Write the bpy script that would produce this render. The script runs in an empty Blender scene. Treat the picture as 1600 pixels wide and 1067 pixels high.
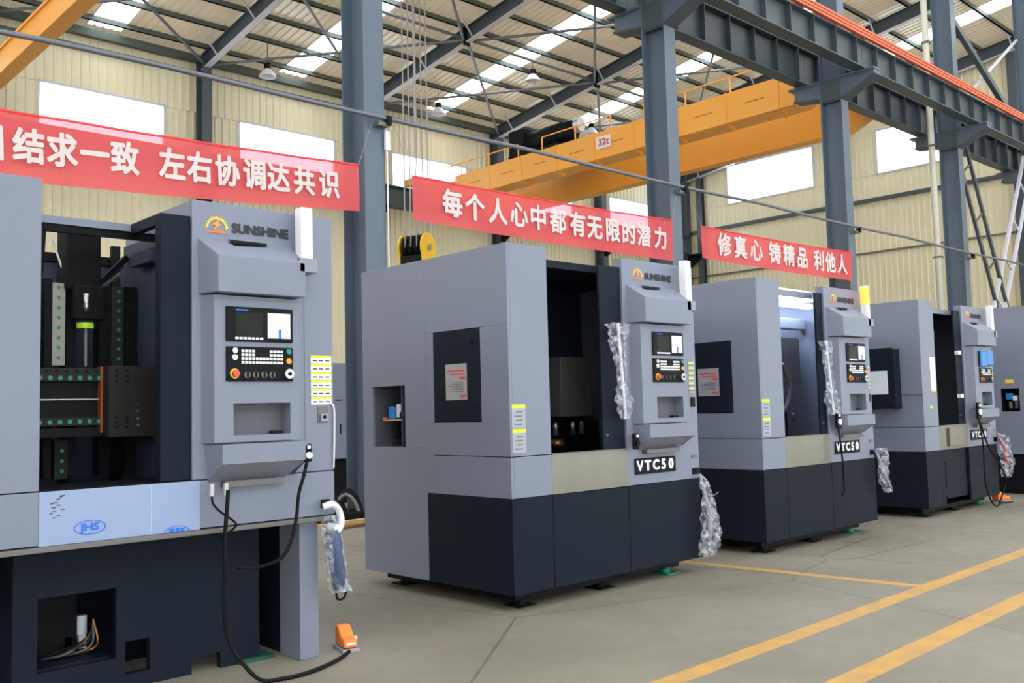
import bpy, math, random
from mathutils import Vector, Matrix
random.seed(7)
SC = bpy.context.scene
COL = SC.collection
# ------------------------------------------------------------------ camera
cd = bpy.data.cameras.new('camera'); cam = bpy.data.objects.new('camera', cd); COL.objects.link(cam)
cd.sensor_fit = 'HORIZONTAL'; cd.sensor_width = 36.0; cd.lens = 1479.6 / 1600 * 36.0
cd.clip_start = .05; cd.clip_end = 400
yaw, pitch, roll = 0.816014, 0.0711588, -0.0253181
fw = Vector((math.cos(yaw) * math.cos(pitch), math.sin(yaw) * math.cos(pitch), math.sin(pitch)))
rt = Vector((math.sin(yaw), -math.cos(yaw), 0)); up = rt.cross(fw)
r2 = rt * math.cos(roll) + up * math.sin(roll); u2 = -rt * math.sin(roll) + up * math.cos(roll)
mw = Matrix((r2, u2, -fw)).transposed().to_4x4(); mw.translation = Vector((0, 0, 1.55))
cam.matrix_world = mw
SC.camera = cam
# ------------------------------------------------------------------ light
SC.view_settings.view_transform = 'Standard'; SC.view_settings.look = 'None'
SC.view_settings.gamma = 1.0; SC.view_settings.use_curve_mapping = False
SC.view_settings.exposure = 0.28
w = bpy.data.worlds.new('overcast_sky'); SC.world = w; w.use_nodes = True
bg = w.node_tree.nodes['Background']; bg.inputs[0].default_value = (.93, .97, 1.0, 1); bg.inputs[1].default_value = 4.6
sd = bpy.data.lights.new('soft_sun', 'SUN'); sd.energy = .55; sd.angle = math.radians(30); sd.color = (1, .97, .92)
so = bpy.data.objects.new('soft_sun', sd); COL.objects.link(so)
so.rotation_euler = (math.radians(38), math.radians(-14), 0)
SC.cycles.max_bounces = 8; SC.cycles.diffuse_bounces = 4; SC.cycles.transparent_max_bounces = 12

# ------------------------------------------------------------------ materials
def mat(name, col, rough=.5, metal=0., var=.06, scale=3., bump=0., spec=.5, emit=None, es=0., alpha=None):
    m = bpy.data.materials.new(name); m.use_nodes = True; nt = m.node_tree; N = nt.nodes; L = nt.links
    b = N['Principled BSDF']; b.inputs['Roughness'].default_value = rough; b.inputs['Metallic'].default_value = metal
    b.inputs['Specular IOR Level'].default_value = spec
    tc = N.new('ShaderNodeTexCoord'); no = N.new('ShaderNodeTexNoise'); no.inputs['Scale'].default_value = scale
    no.inputs['Detail'].default_value = 5
    L.new(tc.outputs['Object'], no.inputs['Vector'])
    mx = N.new('ShaderNodeMix'); mx.data_type = 'RGBA'
    mx.inputs[6].default_value = tuple(c * (1 - var) for c in col) + (1,)
    mx.inputs[7].default_value = tuple(min(1, c * (1 + var)) for c in col) + (1,)
    L.new(no.outputs['Fac'], mx.inputs[0]); L.new(mx.outputs[2], b.inputs['Base Color'])
    if bump:
        bp = N.new('ShaderNodeBump'); bp.inputs['Strength'].default_value = bump; bp.inputs['Distance'].default_value = .01
        n2 = N.new('ShaderNodeTexNoise'); n2.inputs['Scale'].default_value = scale * 8
        L.new(tc.outputs['Object'], n2.inputs['Vector']); L.new(n2.outputs['Fac'], bp.inputs['Height']); L.new(bp.outputs[0], b.inputs['Normal'])
    if emit:
        b.inputs['Emission Color'].default_value = tuple(emit) + (1,); b.inputs['Emission Strength'].default_value = es
    if alpha is not None: b.inputs['Alpha'].default_value = alpha
    return m
G = mat('grey_enamel', (.195, .217, .295), .42, 0, .04, 1.5)
G2 = mat('grey_enamel_dull', (.30, .33, .41), .6, 0, .05, 2)
DK = mat('charcoal_enamel', (.011, .0155, .026), .5, 0, .12, 2, spec=.08)
DKI = mat('slate_inner_sheet', (.034, .045, .075), .5, 0, .1, 2, spec=.2)
BK = mat('black_plastic', (.007, .007, .009), .5, spec=.12)
BKM = mat('black_oily_iron', (.008, .008, .010), .55, .0, spec=.1)
BRN = mat('dark_cast_iron', (.028, .025, .023), .6, .0, .2, 6, spec=.15)
FILM = mat('blue_protective_film', (.29, .37, .57), .35, 0, .03, 1, spec=.3)
STEEL = mat('brushed_stainless_steel', (.25, .235, .205), .38, .8, .15, 5)
LIP = mat('grey_trim_metal', (.16, .15, .15), .5, .3)
WH = mat('white_plastic', (.82, .82, .88), .4)
PAPER = mat('white_label_paper', (.75, .78, .85), .6)
PAPER2 = mat('faded_grey_label_paper', (.36, .39, .47), .6)
YEL = mat('yellow_label_print', (.72, .78, .03), .6)
INK = mat('dark_ink', (.02, .02, .03), .6)
BLU = mat('blue_ink', (.02, .15, .75), .6)
RED = mat('red_ink', (.7, .08, .08), .5)
ORG = mat('orange_print', (.95, .32, .02), .5)
ORY = mat('amber_print', (.9, .55, .05), .5)
ORR = mat('vermilion_print', (.85, .16, .06), .5)
GRN = mat('green_plastic', (.0, .22, .14), .4)
LIME = mat('lime_anodised_ring', (.5, .8, .03), .4)
SILV = mat('chrome', (.5, .5, .52), .3, .9)
COLM = mat('steel_blue_column_paint', (.092, .125, .172), .38, 0, .08, 1)
GRD = mat('grey_green_girder_paint', (.055, .072, .085), .45, 0, .2, 1.2)
RAF = mat('slate_rafter_paint', (.06, .075, .095), .45, 0, .12, 1)
FLG = mat('pale_steel_lit_flange', (.60, .60, .70), .5, 0, .1, 1)  # pale frames and braces; rafter flanges get their floor light painted in
PUR = mat('green_grey_purlin', (.10, .12, .105), .5, 0, .2, 1.5)
TUB = mat('grey_galvanised_tube', (.16, .17, .2), .45, .3)
CRN = mat('orange_crane_paint', (1.0, .42, .06), .4, 0, .08, .6)
CRD = mat('vermilion_conductor_rail', (.72, .13, .05), .5, 0, .15, .8)
YLW = mat('yellow_hook_block_paint', (.82, .56, .02), .4)
CREAM = mat('cream_pipe', (.62, .60, .52), .5)
ROPE = mat('steel_wire_rope', (.33, .31, .30), .5, .3)
WOOD = mat('pale_timber', (.55, .33, .13), .7, 0, .25, 9)
BRZ = mat('bronze', (.35, .16, .05), .35, .7)
DSC = mat('dark_brushed_cover', (.13, .125, .125), .42, .3, .15, 3)
SCRN = mat('dark_monitor_glass', (.010, .014, .010), .35, spec=.15)
RB = mat('recess_shade_grey', (.11, .11, .13), .6)  # console recess shadow put into the colour; niche lining shares it
CYN = mat('bright_blue_plastic', (.02, .22, .62), .4)
CON = mat('grey_bracket', (.25, .26, .32), .4, .2)
LAMPW = mat('lit_work_lamp', (1, 1, 1), .5, emit=(.72, .85, 1), es=16)
BEAC = mat('lit_amber_beacon', (1, .5, .1), .4, emit=(1, .27, .02), es=1.15)

def wrapmat():
    m = bpy.data.materials.new('crumpled_clear_film'); m.use_nodes = True; nt = m.node_tree; N = nt.nodes; L = nt.links
    b = N['Principled BSDF']; b.inputs['Base Color'].default_value = (.72, .74, .82, 1); b.inputs['Roughness'].default_value = .18
    b.inputs['Specular IOR Level'].default_value = .9
    tr = N.new('ShaderNodeBsdfTransparent'); tr.inputs[0].default_value = (.93, .94, .97, 1); mx = N.new('ShaderNodeMixShader'); no = N.new('ShaderNodeTexNoise')
    no.inputs['Scale'].default_value = 22; no.inputs['Detail'].default_value = 6; tc = N.new('ShaderNodeTexCoord')
    L.new(tc.outputs['Object'], no.inputs['Vector'])
    mr = N.new('ShaderNodeMapRange'); mr.inputs[1].default_value = .42; mr.inputs[2].default_value = .68; mr.inputs[3].default_value = .06; mr.inputs[4].default_value = .55
    L.new(no.outputs['Fac'], mr.inputs[0]); L.new(mr.outputs[0], mx.inputs[0]); L.new(tr.outputs[0], mx.inputs[1]); L.new(b.outputs[0], mx.inputs[2])
    L.new(mx.outputs[0], N['Material Output'].inputs[0]); return m
WRAP = wrapmat()

def thin(name, col, tcol, tmix, bmix):
    # cloth / translucent sheet: diffuse + translucent + see-through share
    m = bpy.data.materials.new(name); m.use_nodes = True; nt = m.node_tree; N = nt.nodes; L = nt.links
    N.remove(N['Principled BSDF'])
    d = N.new('ShaderNodeBsdfDiffuse'); d.inputs[0].default_value = col + (1,)
    t = N.new('ShaderNodeBsdfTranslucent'); t.inputs[0].default_value = col + (1,)
    p = N.new('ShaderNodeBsdfTransparent'); p.inputs[0].default_value = tcol + (1,)
    a = N.new('ShaderNodeMixShader'); a.inputs[0].default_value = tmix
    b = N.new('ShaderNodeMixShader'); b.inputs[0].default_value = bmix
    L.new(d.outputs[0], a.inputs[1]); L.new(t.outputs[0], a.inputs[2]); L.new(a.outputs[0], b.inputs[1]); L.new(p.outputs[0], b.inputs[2])
    L.new(b.outputs[0], N['Material Output'].inputs[0]); return m
BAN = thin('red_banner_cloth', (1, .175, .19), (1, .50, .56), .45, .2)
BTX = thin('white_banner_print', (.95, .90, .90), (1, .7, .74), .4, .10)
PANE = thin('milky_polycarbonate', (.9, .95, 1.0), (.97, 1, 1), .9, .75)

def floor_mat():
    m = bpy.data.materials.new('worn_concrete'); m.use_nodes = True; nt = m.node_tree; N = nt.nodes; L = nt.links
    b = N['Principled BSDF']; b.inputs['Specular IOR Level'].default_value = .45
    tc = N.new('ShaderNodeTexCoord')
    def noise(s, d=6):
        n = N.new('ShaderNodeTexNoise'); n.inputs['Scale'].default_value = s; n.inputs['Detail'].default_value = d
        L.new(tc.outputs['Object'], n.inputs['Vector']); return n
    def math_(op, a, bb, clamp=False):
        x = N.new('ShaderNodeMath'); x.operation = op; x.use_clamp = clamp
        for i, v in enumerate((a, bb)):
            if v is None: continue
            if isinstance(v, (int, float)): x.inputs[i].default_value = v
            else: L.new(v, x.inputs[i])
        return x.outputs[0]
    def mix(f, a, c):
        x = N.new('ShaderNodeMix'); x.data_type = 'RGBA'
        for i, v in ((0, f), (6, a), (7, c)):
            if isinstance(v, tuple): x.inputs[i].default_value = v + (1,)
            elif isinstance(v, (int, float)): x.inputs[i].default_value = v
            else: L.new(v, x.inputs[i])
        return x.outputs[2]
    n1 = noise(.55); n2 = noise(5); n3 = noise(40, 3)
    r1 = N.new('ShaderNodeMapRange'); r1.inputs[1].default_value = .35; r1.inputs[2].default_value = .65; L.new(n1.outputs['Fac'], r1.inputs[0])
    base = mix(r1.outputs[0], (.215, .193, .155), (.30, .27, .222))
    base = mix(math_('MULTIPLY', n2.outputs['Fac'], .5), base, (.20, .185, .155))
    base = mix(math_('MULTIPLY', math_('GREATER_THAN', n3.outputs['Fac'], .66), .35), base, (.12, .105, .085))
    vo = N.new('ShaderNodeTexVoronoi'); vo.feature = 'DISTANCE_TO_EDGE'; vo.inputs['Scale'].default_value = .35; L.new(tc.outputs['Object'], vo.inputs['Vector'])
    base = mix(math_('MULTIPLY', math_('LESS_THAN', vo.outputs['Distance'], .0035), .55), base, (.08, .07, .06))
    sp = N.new('ShaderNodeSeparateXYZ'); L.new(tc.outputs['Object'], sp.inputs[0]); X, Y = sp.outputs[0], sp.outputs[1]
    def band(v, c, h):
        return math_('LESS_THAN', math_('ABSOLUTE', math_('SUBTRACT', v, c), None), h)
    # lanes run along x; a spur runs away from the aisle
    yy = math_('SUBTRACT', Y, math_('MULTIPLY', math_('SUBTRACT', X, 4.2), .022))
    a = band(yy, 3.39, .072); b2 = band(yy, 2.655, .082)
    xx = math_('ADD', X, math_('MULTIPLY', math_('SUBTRACT', Y, 3.6), .075))
    c = math_('MULTIPLY', band(xx, 7.89, .058), math_('GREATER_THAN', Y, 3.45))
    c = math_('MULTIPLY', c, math_('LESS_THAN', Y, 6.5))
    ln = math_('MAXIMUM', math_('MAXIMUM', a, b2), c)
    wear = N.new('ShaderNodeMapRange'); wear.inputs[1].default_value = .3; wear.inputs[2].default_value = .62; wear.inputs[3].default_value = .95; wear.inputs[4].default_value = .62
    L.new(n2.outputs['Fac'], wear.inputs[0])
    colr = mix(math_('MULTIPLY', ln, wear.outputs[0]), base, (.66, .35, .07))
    L.new(colr, b.inputs['Base Color'])
    rr = N.new('ShaderNodeMapRange'); rr.inputs[3].default_value = .38; rr.inputs[4].default_value = .62; L.new(n2.outputs['Fac'], rr.inputs[0]); L.new(rr.outputs[0], b.inputs['Roughness'])
    bp = N.new('ShaderNodeBump'); bp.inputs['Strength'].default_value = .12; bp.inputs['Distance'].default_value = .01
    L.new(n2.outputs['Fac'], bp.inputs['Height']); L.new(bp.outputs[0], b.inputs['Normal'])
    return m
FLOOR = floor_mat()
WALLM = mat('beige_ribbed_cladding', (.78, .70, .50), .45, 0, .06, .7)
ROOFM = mat('tan_roof_sheet', (.50, .42, .30), .28, .0, .30, .35)
def let_light_through(m, col, f):
    nt = m.node_tree; N = nt.nodes; L = nt.links; t = N.new('ShaderNodeBsdfTranslucent'); t.inputs[0].default_value = col + (1,)
    x = N.new('ShaderNodeMixShader'); x.inputs[0].default_value = f; L.new(N['Principled BSDF'].outputs[0], x.inputs[1]); L.new(t.outputs[0], x.inputs[2]); L.new(x.outputs[0], N['Material Output'].inputs[0])
let_light_through(ROOFM, (.62, .52, .38), .07)   # translucent share added to brighten the roof underside

# ------------------------------------------------------------------ mesh helpers
class MB:
    def __init__(s): s.v = []; s.f = []
    def add(s, vs, fs):
        o = len(s.v); s.v += [tuple(v) for v in vs]; s.f += [tuple(i + o for i in f) for f in fs]; return s
    def box(s, x0, x1, y0, y1, z0, z1):
        return s.add([(x, y, z) for z in (z0, z1) for y in (y0, y1) for x in (x0, x1)],
                     [(0, 2, 3, 1), (4, 5, 7, 6), (0, 1, 5, 4), (2, 6, 7, 3), (0, 4, 6, 2), (1, 3, 7, 5)])
    def prism(s, prof, a, b, axis='x'):
        # prof: 2-D outline in the plane across axis, extruded from a to b
        def P(t, p): return (t, p[0], p[1]) if axis == 'x' else ((p[0], t, p[1]) if axis == 'y' else (p[0], p[1], t))
        n = len(prof); vs = [P(a, p) for p in prof] + [P(b, p) for p in prof]
        fs = [tuple(range(n - 1, -1, -1)), tuple(range(n, 2 * n))] + [(i, (i + 1) % n, n + (i + 1) % n, n + i) for i in range(n)]
        return s.add(vs, fs)
    def tube(s, pts, r, n=8, cap=True):
        pts = [Vector(p) for p in pts]; rs = r if isinstance(r, (list, tuple)) else [r] * len(pts)
        t = (pts[1] - pts[0]).normalized(); a = t.orthogonal().normalized(); rings = []
        for i, p in enumerate(pts):
            if i == 0: t = (pts[1] - pts[0])
            elif i == len(pts) - 1: t = (pts[-1] - pts[-2])
            else: t = (pts[i + 1] - pts[i - 1])
            t.normalize(); a = (a - t * a.dot(t)); a = a.normalized() if a.length > 1e-6 else t.orthogonal().normalized()
            b = t.cross(a)
            rings.append([p + (a * math.cos(2 * math.pi * k / n) + b * math.sin(2 * math.pi * k / n)) * rs[i] for k in range(n)])
        vs = [v for rg in rings for v in rg]; fs = []
        for i in range(len(pts) - 1):
            for k in range(n):
                fs.append((i * n + k, i * n + (k + 1) % n, (i + 1) * n + (k + 1) % n, (i + 1) * n + k))
        if cap: fs += [tuple(range(n - 1, -1, -1)), tuple(range((len(pts) - 1) * n, len(pts) * n))]
        return s.add(vs, fs)
    def cyl(s, p0, p1, r, n=20): return s.tube([p0, p1], r, n)
    def beam(s, p0, p1, w, h, upv=(0, 0, 1)):
        p0 = Vector(p0); p1 = Vector(p1); t = (p1 - p0).normalized(); sd_ = t.cross(Vector(upv)).normalized() * w / 2; u = sd_.cross(t).normalized() * h / 2
        vs = [p + a * sd_ + b * u for p in (p0, p1) for a, b in ((-1, -1), (1, -1), (1, 1), (-1, 1))]
        return s.add(vs, [(3, 2, 1, 0), (4, 5, 6, 7), (0, 1, 5, 4), (1, 2, 6, 5), (2, 3, 7, 6), (3, 0, 4, 7)])
    def build(s, name, m, parent=None, bevel=0., smooth=False, loc=None):
        me = bpy.data.meshes.new(name); me.from_pydata(s.v, [], s.f); me.materials.append(m); me.validate(); me.update()
        if smooth:
            for p in me.polygons: p.use_smooth = len(p.vertices) == 4
        o = bpy.data.objects.new(name, me); COL.objects.link(o)
        if parent: o.parent = parent
        if loc: o.location = loc
        if bevel:
            b = o.modifiers.new('bevel', 'BEVEL'); b.width = bevel; b.segments = 2; b.limit_method = 'ANGLE'
        return o
def spline(pts, n=8):
    P = [Vector(p) for p in pts]; P = [P[0] * 2 - P[1]] + P + [P[-1] * 2 - P[-2]]; out = []
    for i in range(1, len(P) - 2):
        for k in range(n):
            t = k / n; a, b, c, d = P[i - 1], P[i], P[i + 1], P[i + 2]
            out.append(.5 * (2 * b + (c - a) * t + (2 * a - 5 * b + 4 * c - d) * t * t + (3 * b - a - 3 * c + d) * t ** 3))
    out.append(P[-2]); return out
def thing(name, label, cat, loc=(0, 0, 0), group=None, rz=0.):
    o = bpy.data.objects.new(name, None); COL.objects.link(o); o.location = loc; o.rotation_euler = (0, 0, rz); o.empty_display_size = .2
    o['label'] = label; o['category'] = cat
    if group: o['group'] = group
    return o
def tag(o, label, cat, group=None):
    o['label'] = label; o['category'] = cat
    if group: o['group'] = group
    return o
def struct(o): o['kind'] = 'structure'; return o
def text(name, s, size, m, parent, loc, rot=(math.pi / 2, 0, 0), sx=1., bold=0., ext=.002, track=None, centre=True, shear=0.):
    """letters as one mesh lying on a face"""
    me_v, me_f = [], []
    items = track if track else [(s, 0.)]
    for ch, dx in items:
        c = bpy.data.curves.new('glyph', 'FONT'); c.body = ch; c.size = size; c.extrude = ext; c.shear = shear; c.resolution_u = 3
        c.align_x = 'CENTER' if centre else 'LEFT'; c.align_y = 'CENTER'
        o = bpy.data.objects.new('glyph', c); COL.objects.link(o); bpy.context.view_layer.update()
        me = bpy.data.meshes.new_from_object(o.evaluated_get(bpy.context.evaluated_depsgraph_get()))
        offs = [(0, 0)] if not bold else [(a * bold, b * bold) for a, b in ((-1, 0), (1, 0), (0, 1), (0, -1), (.7, .7), (-.7, -.7), (.7, -.7), (-.7, .7))]
        for k, (ox, oy) in enumerate(offs):
            b0 = len(me_v); me_v += [((v.co.x + ox) * sx + dx, v.co.y + oy, v.co.z + k * ext * .04) for v in me.vertices]
            me_f += [tuple(i + b0 for i in p.vertices) for p in me.polygons]
        bpy.data.objects.remove(o); bpy.data.curves.remove(c); bpy.data.meshes.remove(me)
    me = bpy.data.meshes.new(name); me.from_pydata(me_v, [], me_f); me.materials.append(m)
    o = bpy.data.objects.new(name, me); COL.objects.link(o); o.parent = parent; o.location = loc; o.rotation_euler = rot
    return o

# ================================================================== building shell
YB, XE = 33.9, 46.2           # planes of the far long wall and the end wall
NY = -9.9                      # where the near roof slope is cut off, behind the camera
YC = 12.0                     # crane column row
XC = [8.24 + 7.51 * k for k in range(-1, 6)]
def zr(y): return 14.65 + .14 * (33.7 - y)      # underside of rafters
struct(MB().box(-14, 60, -10.2, 40, -.3, 0).build('floor', FLOOR))

def ribbed(mb, a0, a1, z0, z1, plane, axis, pitch=.3, dep=.045):
    """trapezoid-ribbed sheet; axis 'x' = wall along x at y=plane, 'y' = wall along y at x=plane. ribs stand towards the inside"""
    xs = []; t = a0
    while t < a1 - 1e-6:
        for dx, d in ((0, 0), (.19, 0), (.215, 1), (.275, 1)):
            if t + dx * pitch / .3 < a1: xs.append((t + dx * pitch / .3, d))
        t += pitch
    xs.append((a1, 0)); vs = []; fs = []
    for a, d in xs:
        for z in (z0, z1):
            p = plane - d * dep
            vs.append((a, p, z) if axis == 'x' else (p, a, z))
    for i in range(len(xs) - 1): fs.append((2 * i, 2 * i + 2, 2 * i + 3, 2 * i + 1))
    mb.add(vs, fs)
def ztop(y): return 15.42 + .14 * (33.7 - y)
# far wall with its row of windows
WB = [(12.2 + 7.37 * k - 2.18, 12.2 + 7.37 * k + 2.18) for k in range(-2, 5)]
wz0, wz1 = 11.36, 13.12
mb = MB(); prev = -14
ribbed(mb, -14, XE, 0, wz0, YB, 'x'); ribbed(mb, -14, XE, wz1, 15.4, YB, 'x')
for a, b in WB: ribbed(mb, prev, a, wz0, wz1, YB, 'x'); prev = b
ribbed(mb, prev, XE, wz0, wz1, YB, 'x')
mb.box(-14, XE, YB - .045, YB + .05, wz0 - .02, wz0).box(-14, XE, YB - .045, YB + .05, wz1, wz1 + .02)
mb.box(-14, XE, YB + .05, YB + .06, 0, wz0).box(-14, XE, YB + .05, YB + .06, wz1, 15.4)
struct(mb.build('wall_back', WALLM))
def window(n, mbf, mbp):
    o = struct(mbf.build('window_%d' % n, FLG)); mbp.build('pane', PANE, o); return o
n = 1
for a, b in WB:
    f = MB(); f.box(a - .05, a + .03, YB - .07, YB + .08, wz0 - .05, wz1 + .05).box(b - .03, b + .05, YB - .07, YB + .08, wz0 - .05, wz1 + .05)
    f.box(a, b, YB - .07, YB + .08, wz0 - .05, wz0 + .03).box(a, b, YB - .07, YB + .08, wz1 - .03, wz1 + .05)
    window(n, f, MB().box(a, b, YB - .01, YB + .01, wz0, wz1)); n += 1
# end wall (gable)
WE = [(25.2, 30.6), (16.2, 21.65), (7.2, 12.65)]; ez0, ez1 = 13.0, 15.2
mb = MB()
ribbed(mb, NY, YB, 0, 9.0, XE, 'y'); ribbed(mb, NY, YB, 9.02, ez0, XE, 'y')
prev = NY
for a, b in reversed(WE): ribbed(mb, prev, a, ez0, ez1, XE, 'y'); prev = b
ribbed(mb, prev, YB, ez0, ez1, XE, 'y')
y = NY
while y < YB - .1:
    ribbed(mb, y, min(y + 1.2, YB), ez1, (ztop(y) if y > YC else ztop(2 * YC - y)) + .02, XE, 'y'); y += 1.2
for z in (ez0 - .02, ez1): mb.box(XE - .045, XE + .05, NY, YB, z, z + .02)
for z in (0, ez1): mb.box(XE + .05, XE + .06, NY, YB, z, ez0 if z == 0 else 15.3)
struct(mb.build('wall_right', WALLM))
for a, b in WE:
    f = MB(); f.box(XE - .07, XE + .08, a - .05, a + .03, ez0 - .05, ez1 + .05).box(XE - .07, XE + .08, b - .03, b + .05, ez0 - .05, ez1 + .05)
    f.box(XE - .07, XE + .08, a, b, ez0 - .05, ez0 + .03).box(XE - .07, XE + .08, a, b, ez1 - .03, ez1 + .05)
    window(n, f, MB().box(XE - .01, XE + .01, a, b, ez0, ez1)); n += 1
# near long wall behind the camera (upper and lower window bands) and the left end wall, both added to hold back sky light
mb = MB()
for a, b in ((0, 1.2), (4.4, 8.6), (12.2, 15.4)): mb.box(-14, XE, NY - .06, NY, a, b)
for k in range(9): mb.box(-14 + k * 7.5, -13 + k * 7.5, NY - .06, NY, 1.2, 15.4) if -13 + k * 7.5 < XE else None
struct(mb.build('wall_front', WALLM))
for (a, b) in ((1.2, 4.4), (8.6, 12.2)):
    o = struct(MB().box(-14, XE, NY - .05, NY - .03, a, b).build('window_%d' % n, PANE)); n += 1
mb = MB(); mb.box(-14.06, -14, NY, YB, 0, 9).box(-14.06, -14, NY, YB, 13, 15.4)
for a in range(-10, 34, 6): mb.box(-14.06, -14, a, a + 1.5, 9, 13)
struct(mb.build('wall_left', WALLM))
# roof over the crane bay: ribbed sheet slopes from ridge to far wall, skylight strips in every bay
SKY = [(4.75 - .58 + 7.5 * k, 4.75 + .58 + 7.5 * k) for k in range(0, 6)]
SKY = [(a - .15, b - .15) for a, b in SKY]
SKY = [(-3.2, -2.3)] + SKY
def roof_strip(mb, x0, x1, y0, y1, dz=0., pitch=.30, dep=.05):
    t = x0; xs = []
    while t < x1 - 1e-6:
        for dx, d in ((0, 0), (.19, 0), (.215, 1), (.275, 1)):
            if t + dx < x1: xs.append((t + dx, d))
        t += pitch
    xs.append((x1, 0)); vs = []
    for a, d in xs:
        for yy in (y0, y1): vs.append((a, yy, ztop(yy) + d * dep + dz))
    mb.add(vs, [(2 * i, 2 * i + 1, 2 * i + 3, 2 * i + 2) for i in range(len(xs) - 1)])
mb = MB(); prev = -14
for a, b in SKY: roof_strip(mb, prev, a, 12.0, 34.2); roof_strip(mb, a, b, 33.6, 34.2); prev = b
roof_strip(mb, prev, XE + .3, 12.0, 34.2)
mb.v = list(mb.v); prev = -14
def near_strip(x0, x1, y0, y1): mb.add([(x0, y1, ztop(24 - y1)), (x1, y1, ztop(24 - y1)), (x1, y0, ztop(24 - y0)), (x0, y0, ztop(24 - y0))], [(0, 1, 2, 3)])  # near roof slope out of view, wide skylights added to balance the light
for a, b in SKY: near_strip(prev, a - .5, NY, 12.0); prev = b + .5
near_strip(prev, XE + .3, NY, 12.0)
struct(mb.build('ceiling', ROOFM))
for a, b in SKY:
    m2 = MB(); roof_strip(m2, a, b, 12.0, 33.6); m2.add([(a - .5, 12, ztop(12)), (b + .5, 12, ztop(12)), (b + .5, NY, ztop(24 - NY)), (a - .5, NY, ztop(24 - NY))], [(0, 1, 2, 3)]); o = struct(m2.build('window_%d' % n, PANE)); n += 1
# eave gutter line
struct(MB().box(-14, XE, YB - .35, YB - .12, 15.0, 15.28).box(-14, XE, YB - .18, YB - .05, 14.55, 14.7).build('trim_1', PUR))
struct(MB().box(XE - .2, XE - .05, 12, YB - .2, 11.6, 11.78).build('trim_2', GRD))
struct(MB().box(XE - .11, XE - .05, 0, YB - .2, 8.97, 9.06).build('trim_3', LIP))

# ------------------------------------------------------------------ roof frames
def ibeam(mb, p0, p1, w, h, tf=.03, tw=.02):
    p0, p1 = Vector(p0), Vector(p1); t = (p1 - p0).normalized(); s = t.cross(Vector((0, 0, 1))).normalized(); u = s.cross(t).normalized()
    mb.beam(p0 - u * (h / 2 - tf / 2), p1 - u * (h / 2 - tf / 2), w, tf); mb.beam(p0 + u * (h / 2 - tf / 2), p1 + u * (h / 2 - tf / 2), w, tf)
    mb.beam(p0, p1, tw, h - 2 * tf)
ordn = ['first', 'second', 'third', 'fourth', 'fifth', 'sixth', 'seventh']
RX = XC[:]                    # frames stand over the columns
RLAB = ['slate steel rafter highest at the top left corner beyond the orange girder', 'slate steel rafter over the leftmost tall column',
        'slate steel rafter landing on the wall column left of the tall column', 'slate steel rafter rising behind the hanging crane ropes',
        'slate steel rafter landing above the banner with the twelve white characters', 'slate steel rafter passing over the trolley of the orange crane',
        'slate steel rafter against the end wall, farthest from the camera']
for i, x in enumerate(RX):
    t = thing('roof_rafter', RLAB[i], 'rafter', (x, YB - .2, zr(YB - .2)), 'roof rafters over the crane bay')
    h = .56; m = MB(); y0, y1 = -(YB - .2 - 12.0), -.25
    def pr(yy, off): return (0, yy, -.14 * yy + off)
    m.beam(pr(y0, .30), pr(y1, .30), .018, h); m.beam(pr(y0, .575), pr(y1, .575), .24, .025)
    m.build('web', RAF, t); MB().beam(pr(y0, .012), pr(y1, .012), .24, .028).build('lower_flange', FLG, t)
    for k in range(7):
        yy = y1 - 1.2 - 2.9 * k; q = MB()
        q.beam((-.02, yy, -.14 * yy + .05), (-.55, yy, -.14 * yy + .66), .05, .05).beam((.02, yy, -.14 * yy + .05), (.55, yy, -.14 * yy + .66), .05, .05)
        q.build('fly_brace', FLG, t)
    for k in range(3):
        yy = y1 - 6.6 - 6.6 * k; MB().box(-.13, .13, yy - .06, yy + .06, -.14 * yy - .09, -.14 * yy + .6).build('splice_plate', BKM, t)
py = 33.0; k = 0
OR = 'first second third fourth fifth sixth seventh eighth ninth tenth eleventh twelfth thirteenth fourteenth fifteenth sixteenth'.split()
while py > 12.4:
    z = zr(py) + .60
    o = MB().box(0, XE + 14, -.035, .035, 0, .19).box(0, XE + 14, -.035, .06, 0, .012).build('roof_purlin', PUR, loc=(-14, py, z))
    tag(o, 'green-grey roof purlin, %s line up from the far wall' % OR[k], 'purlin', 'roof purlins running the length of the hall'); py -= 1.52; k += 1
# roof-plane bracing rods and struts, one pair per bay
def rp(x, y, dz=.25): return (x, y, zr(y) + dz)
for i in range(len(RX) - 1):
    a, b = RX[i], RX[i + 1]
    for j, (ya, yb) in enumerate(((33.2, 26.9), (26.9, 33.2), (26.9, 20.3), (20.3, 26.9))):
        o = MB().tube([rp(a + .1, ya, .12), rp(b - .1, yb, .12)], .055, 8).build('roof_brace', TUB)
        tag(o, 'grey roof brace, %s, %s roof bay from the left' % (['running right from the wall', 'running left from the wall', 'upper one running right', 'upper one running left'][j], OR[i]), 'brace', 'diagonal tubes bracing the roof')
    o = MB().tube([rp(a + .1, 26.9, .2), rp(b - .1, 26.9, .2)], .06, 8).build('roof_strut', TUB)
    tag(o, 'straight grey strut tube at mid slope in the %s roof bay from the left' % OR[i], 'strut', 'straight strut tubes between rafters')
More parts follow.
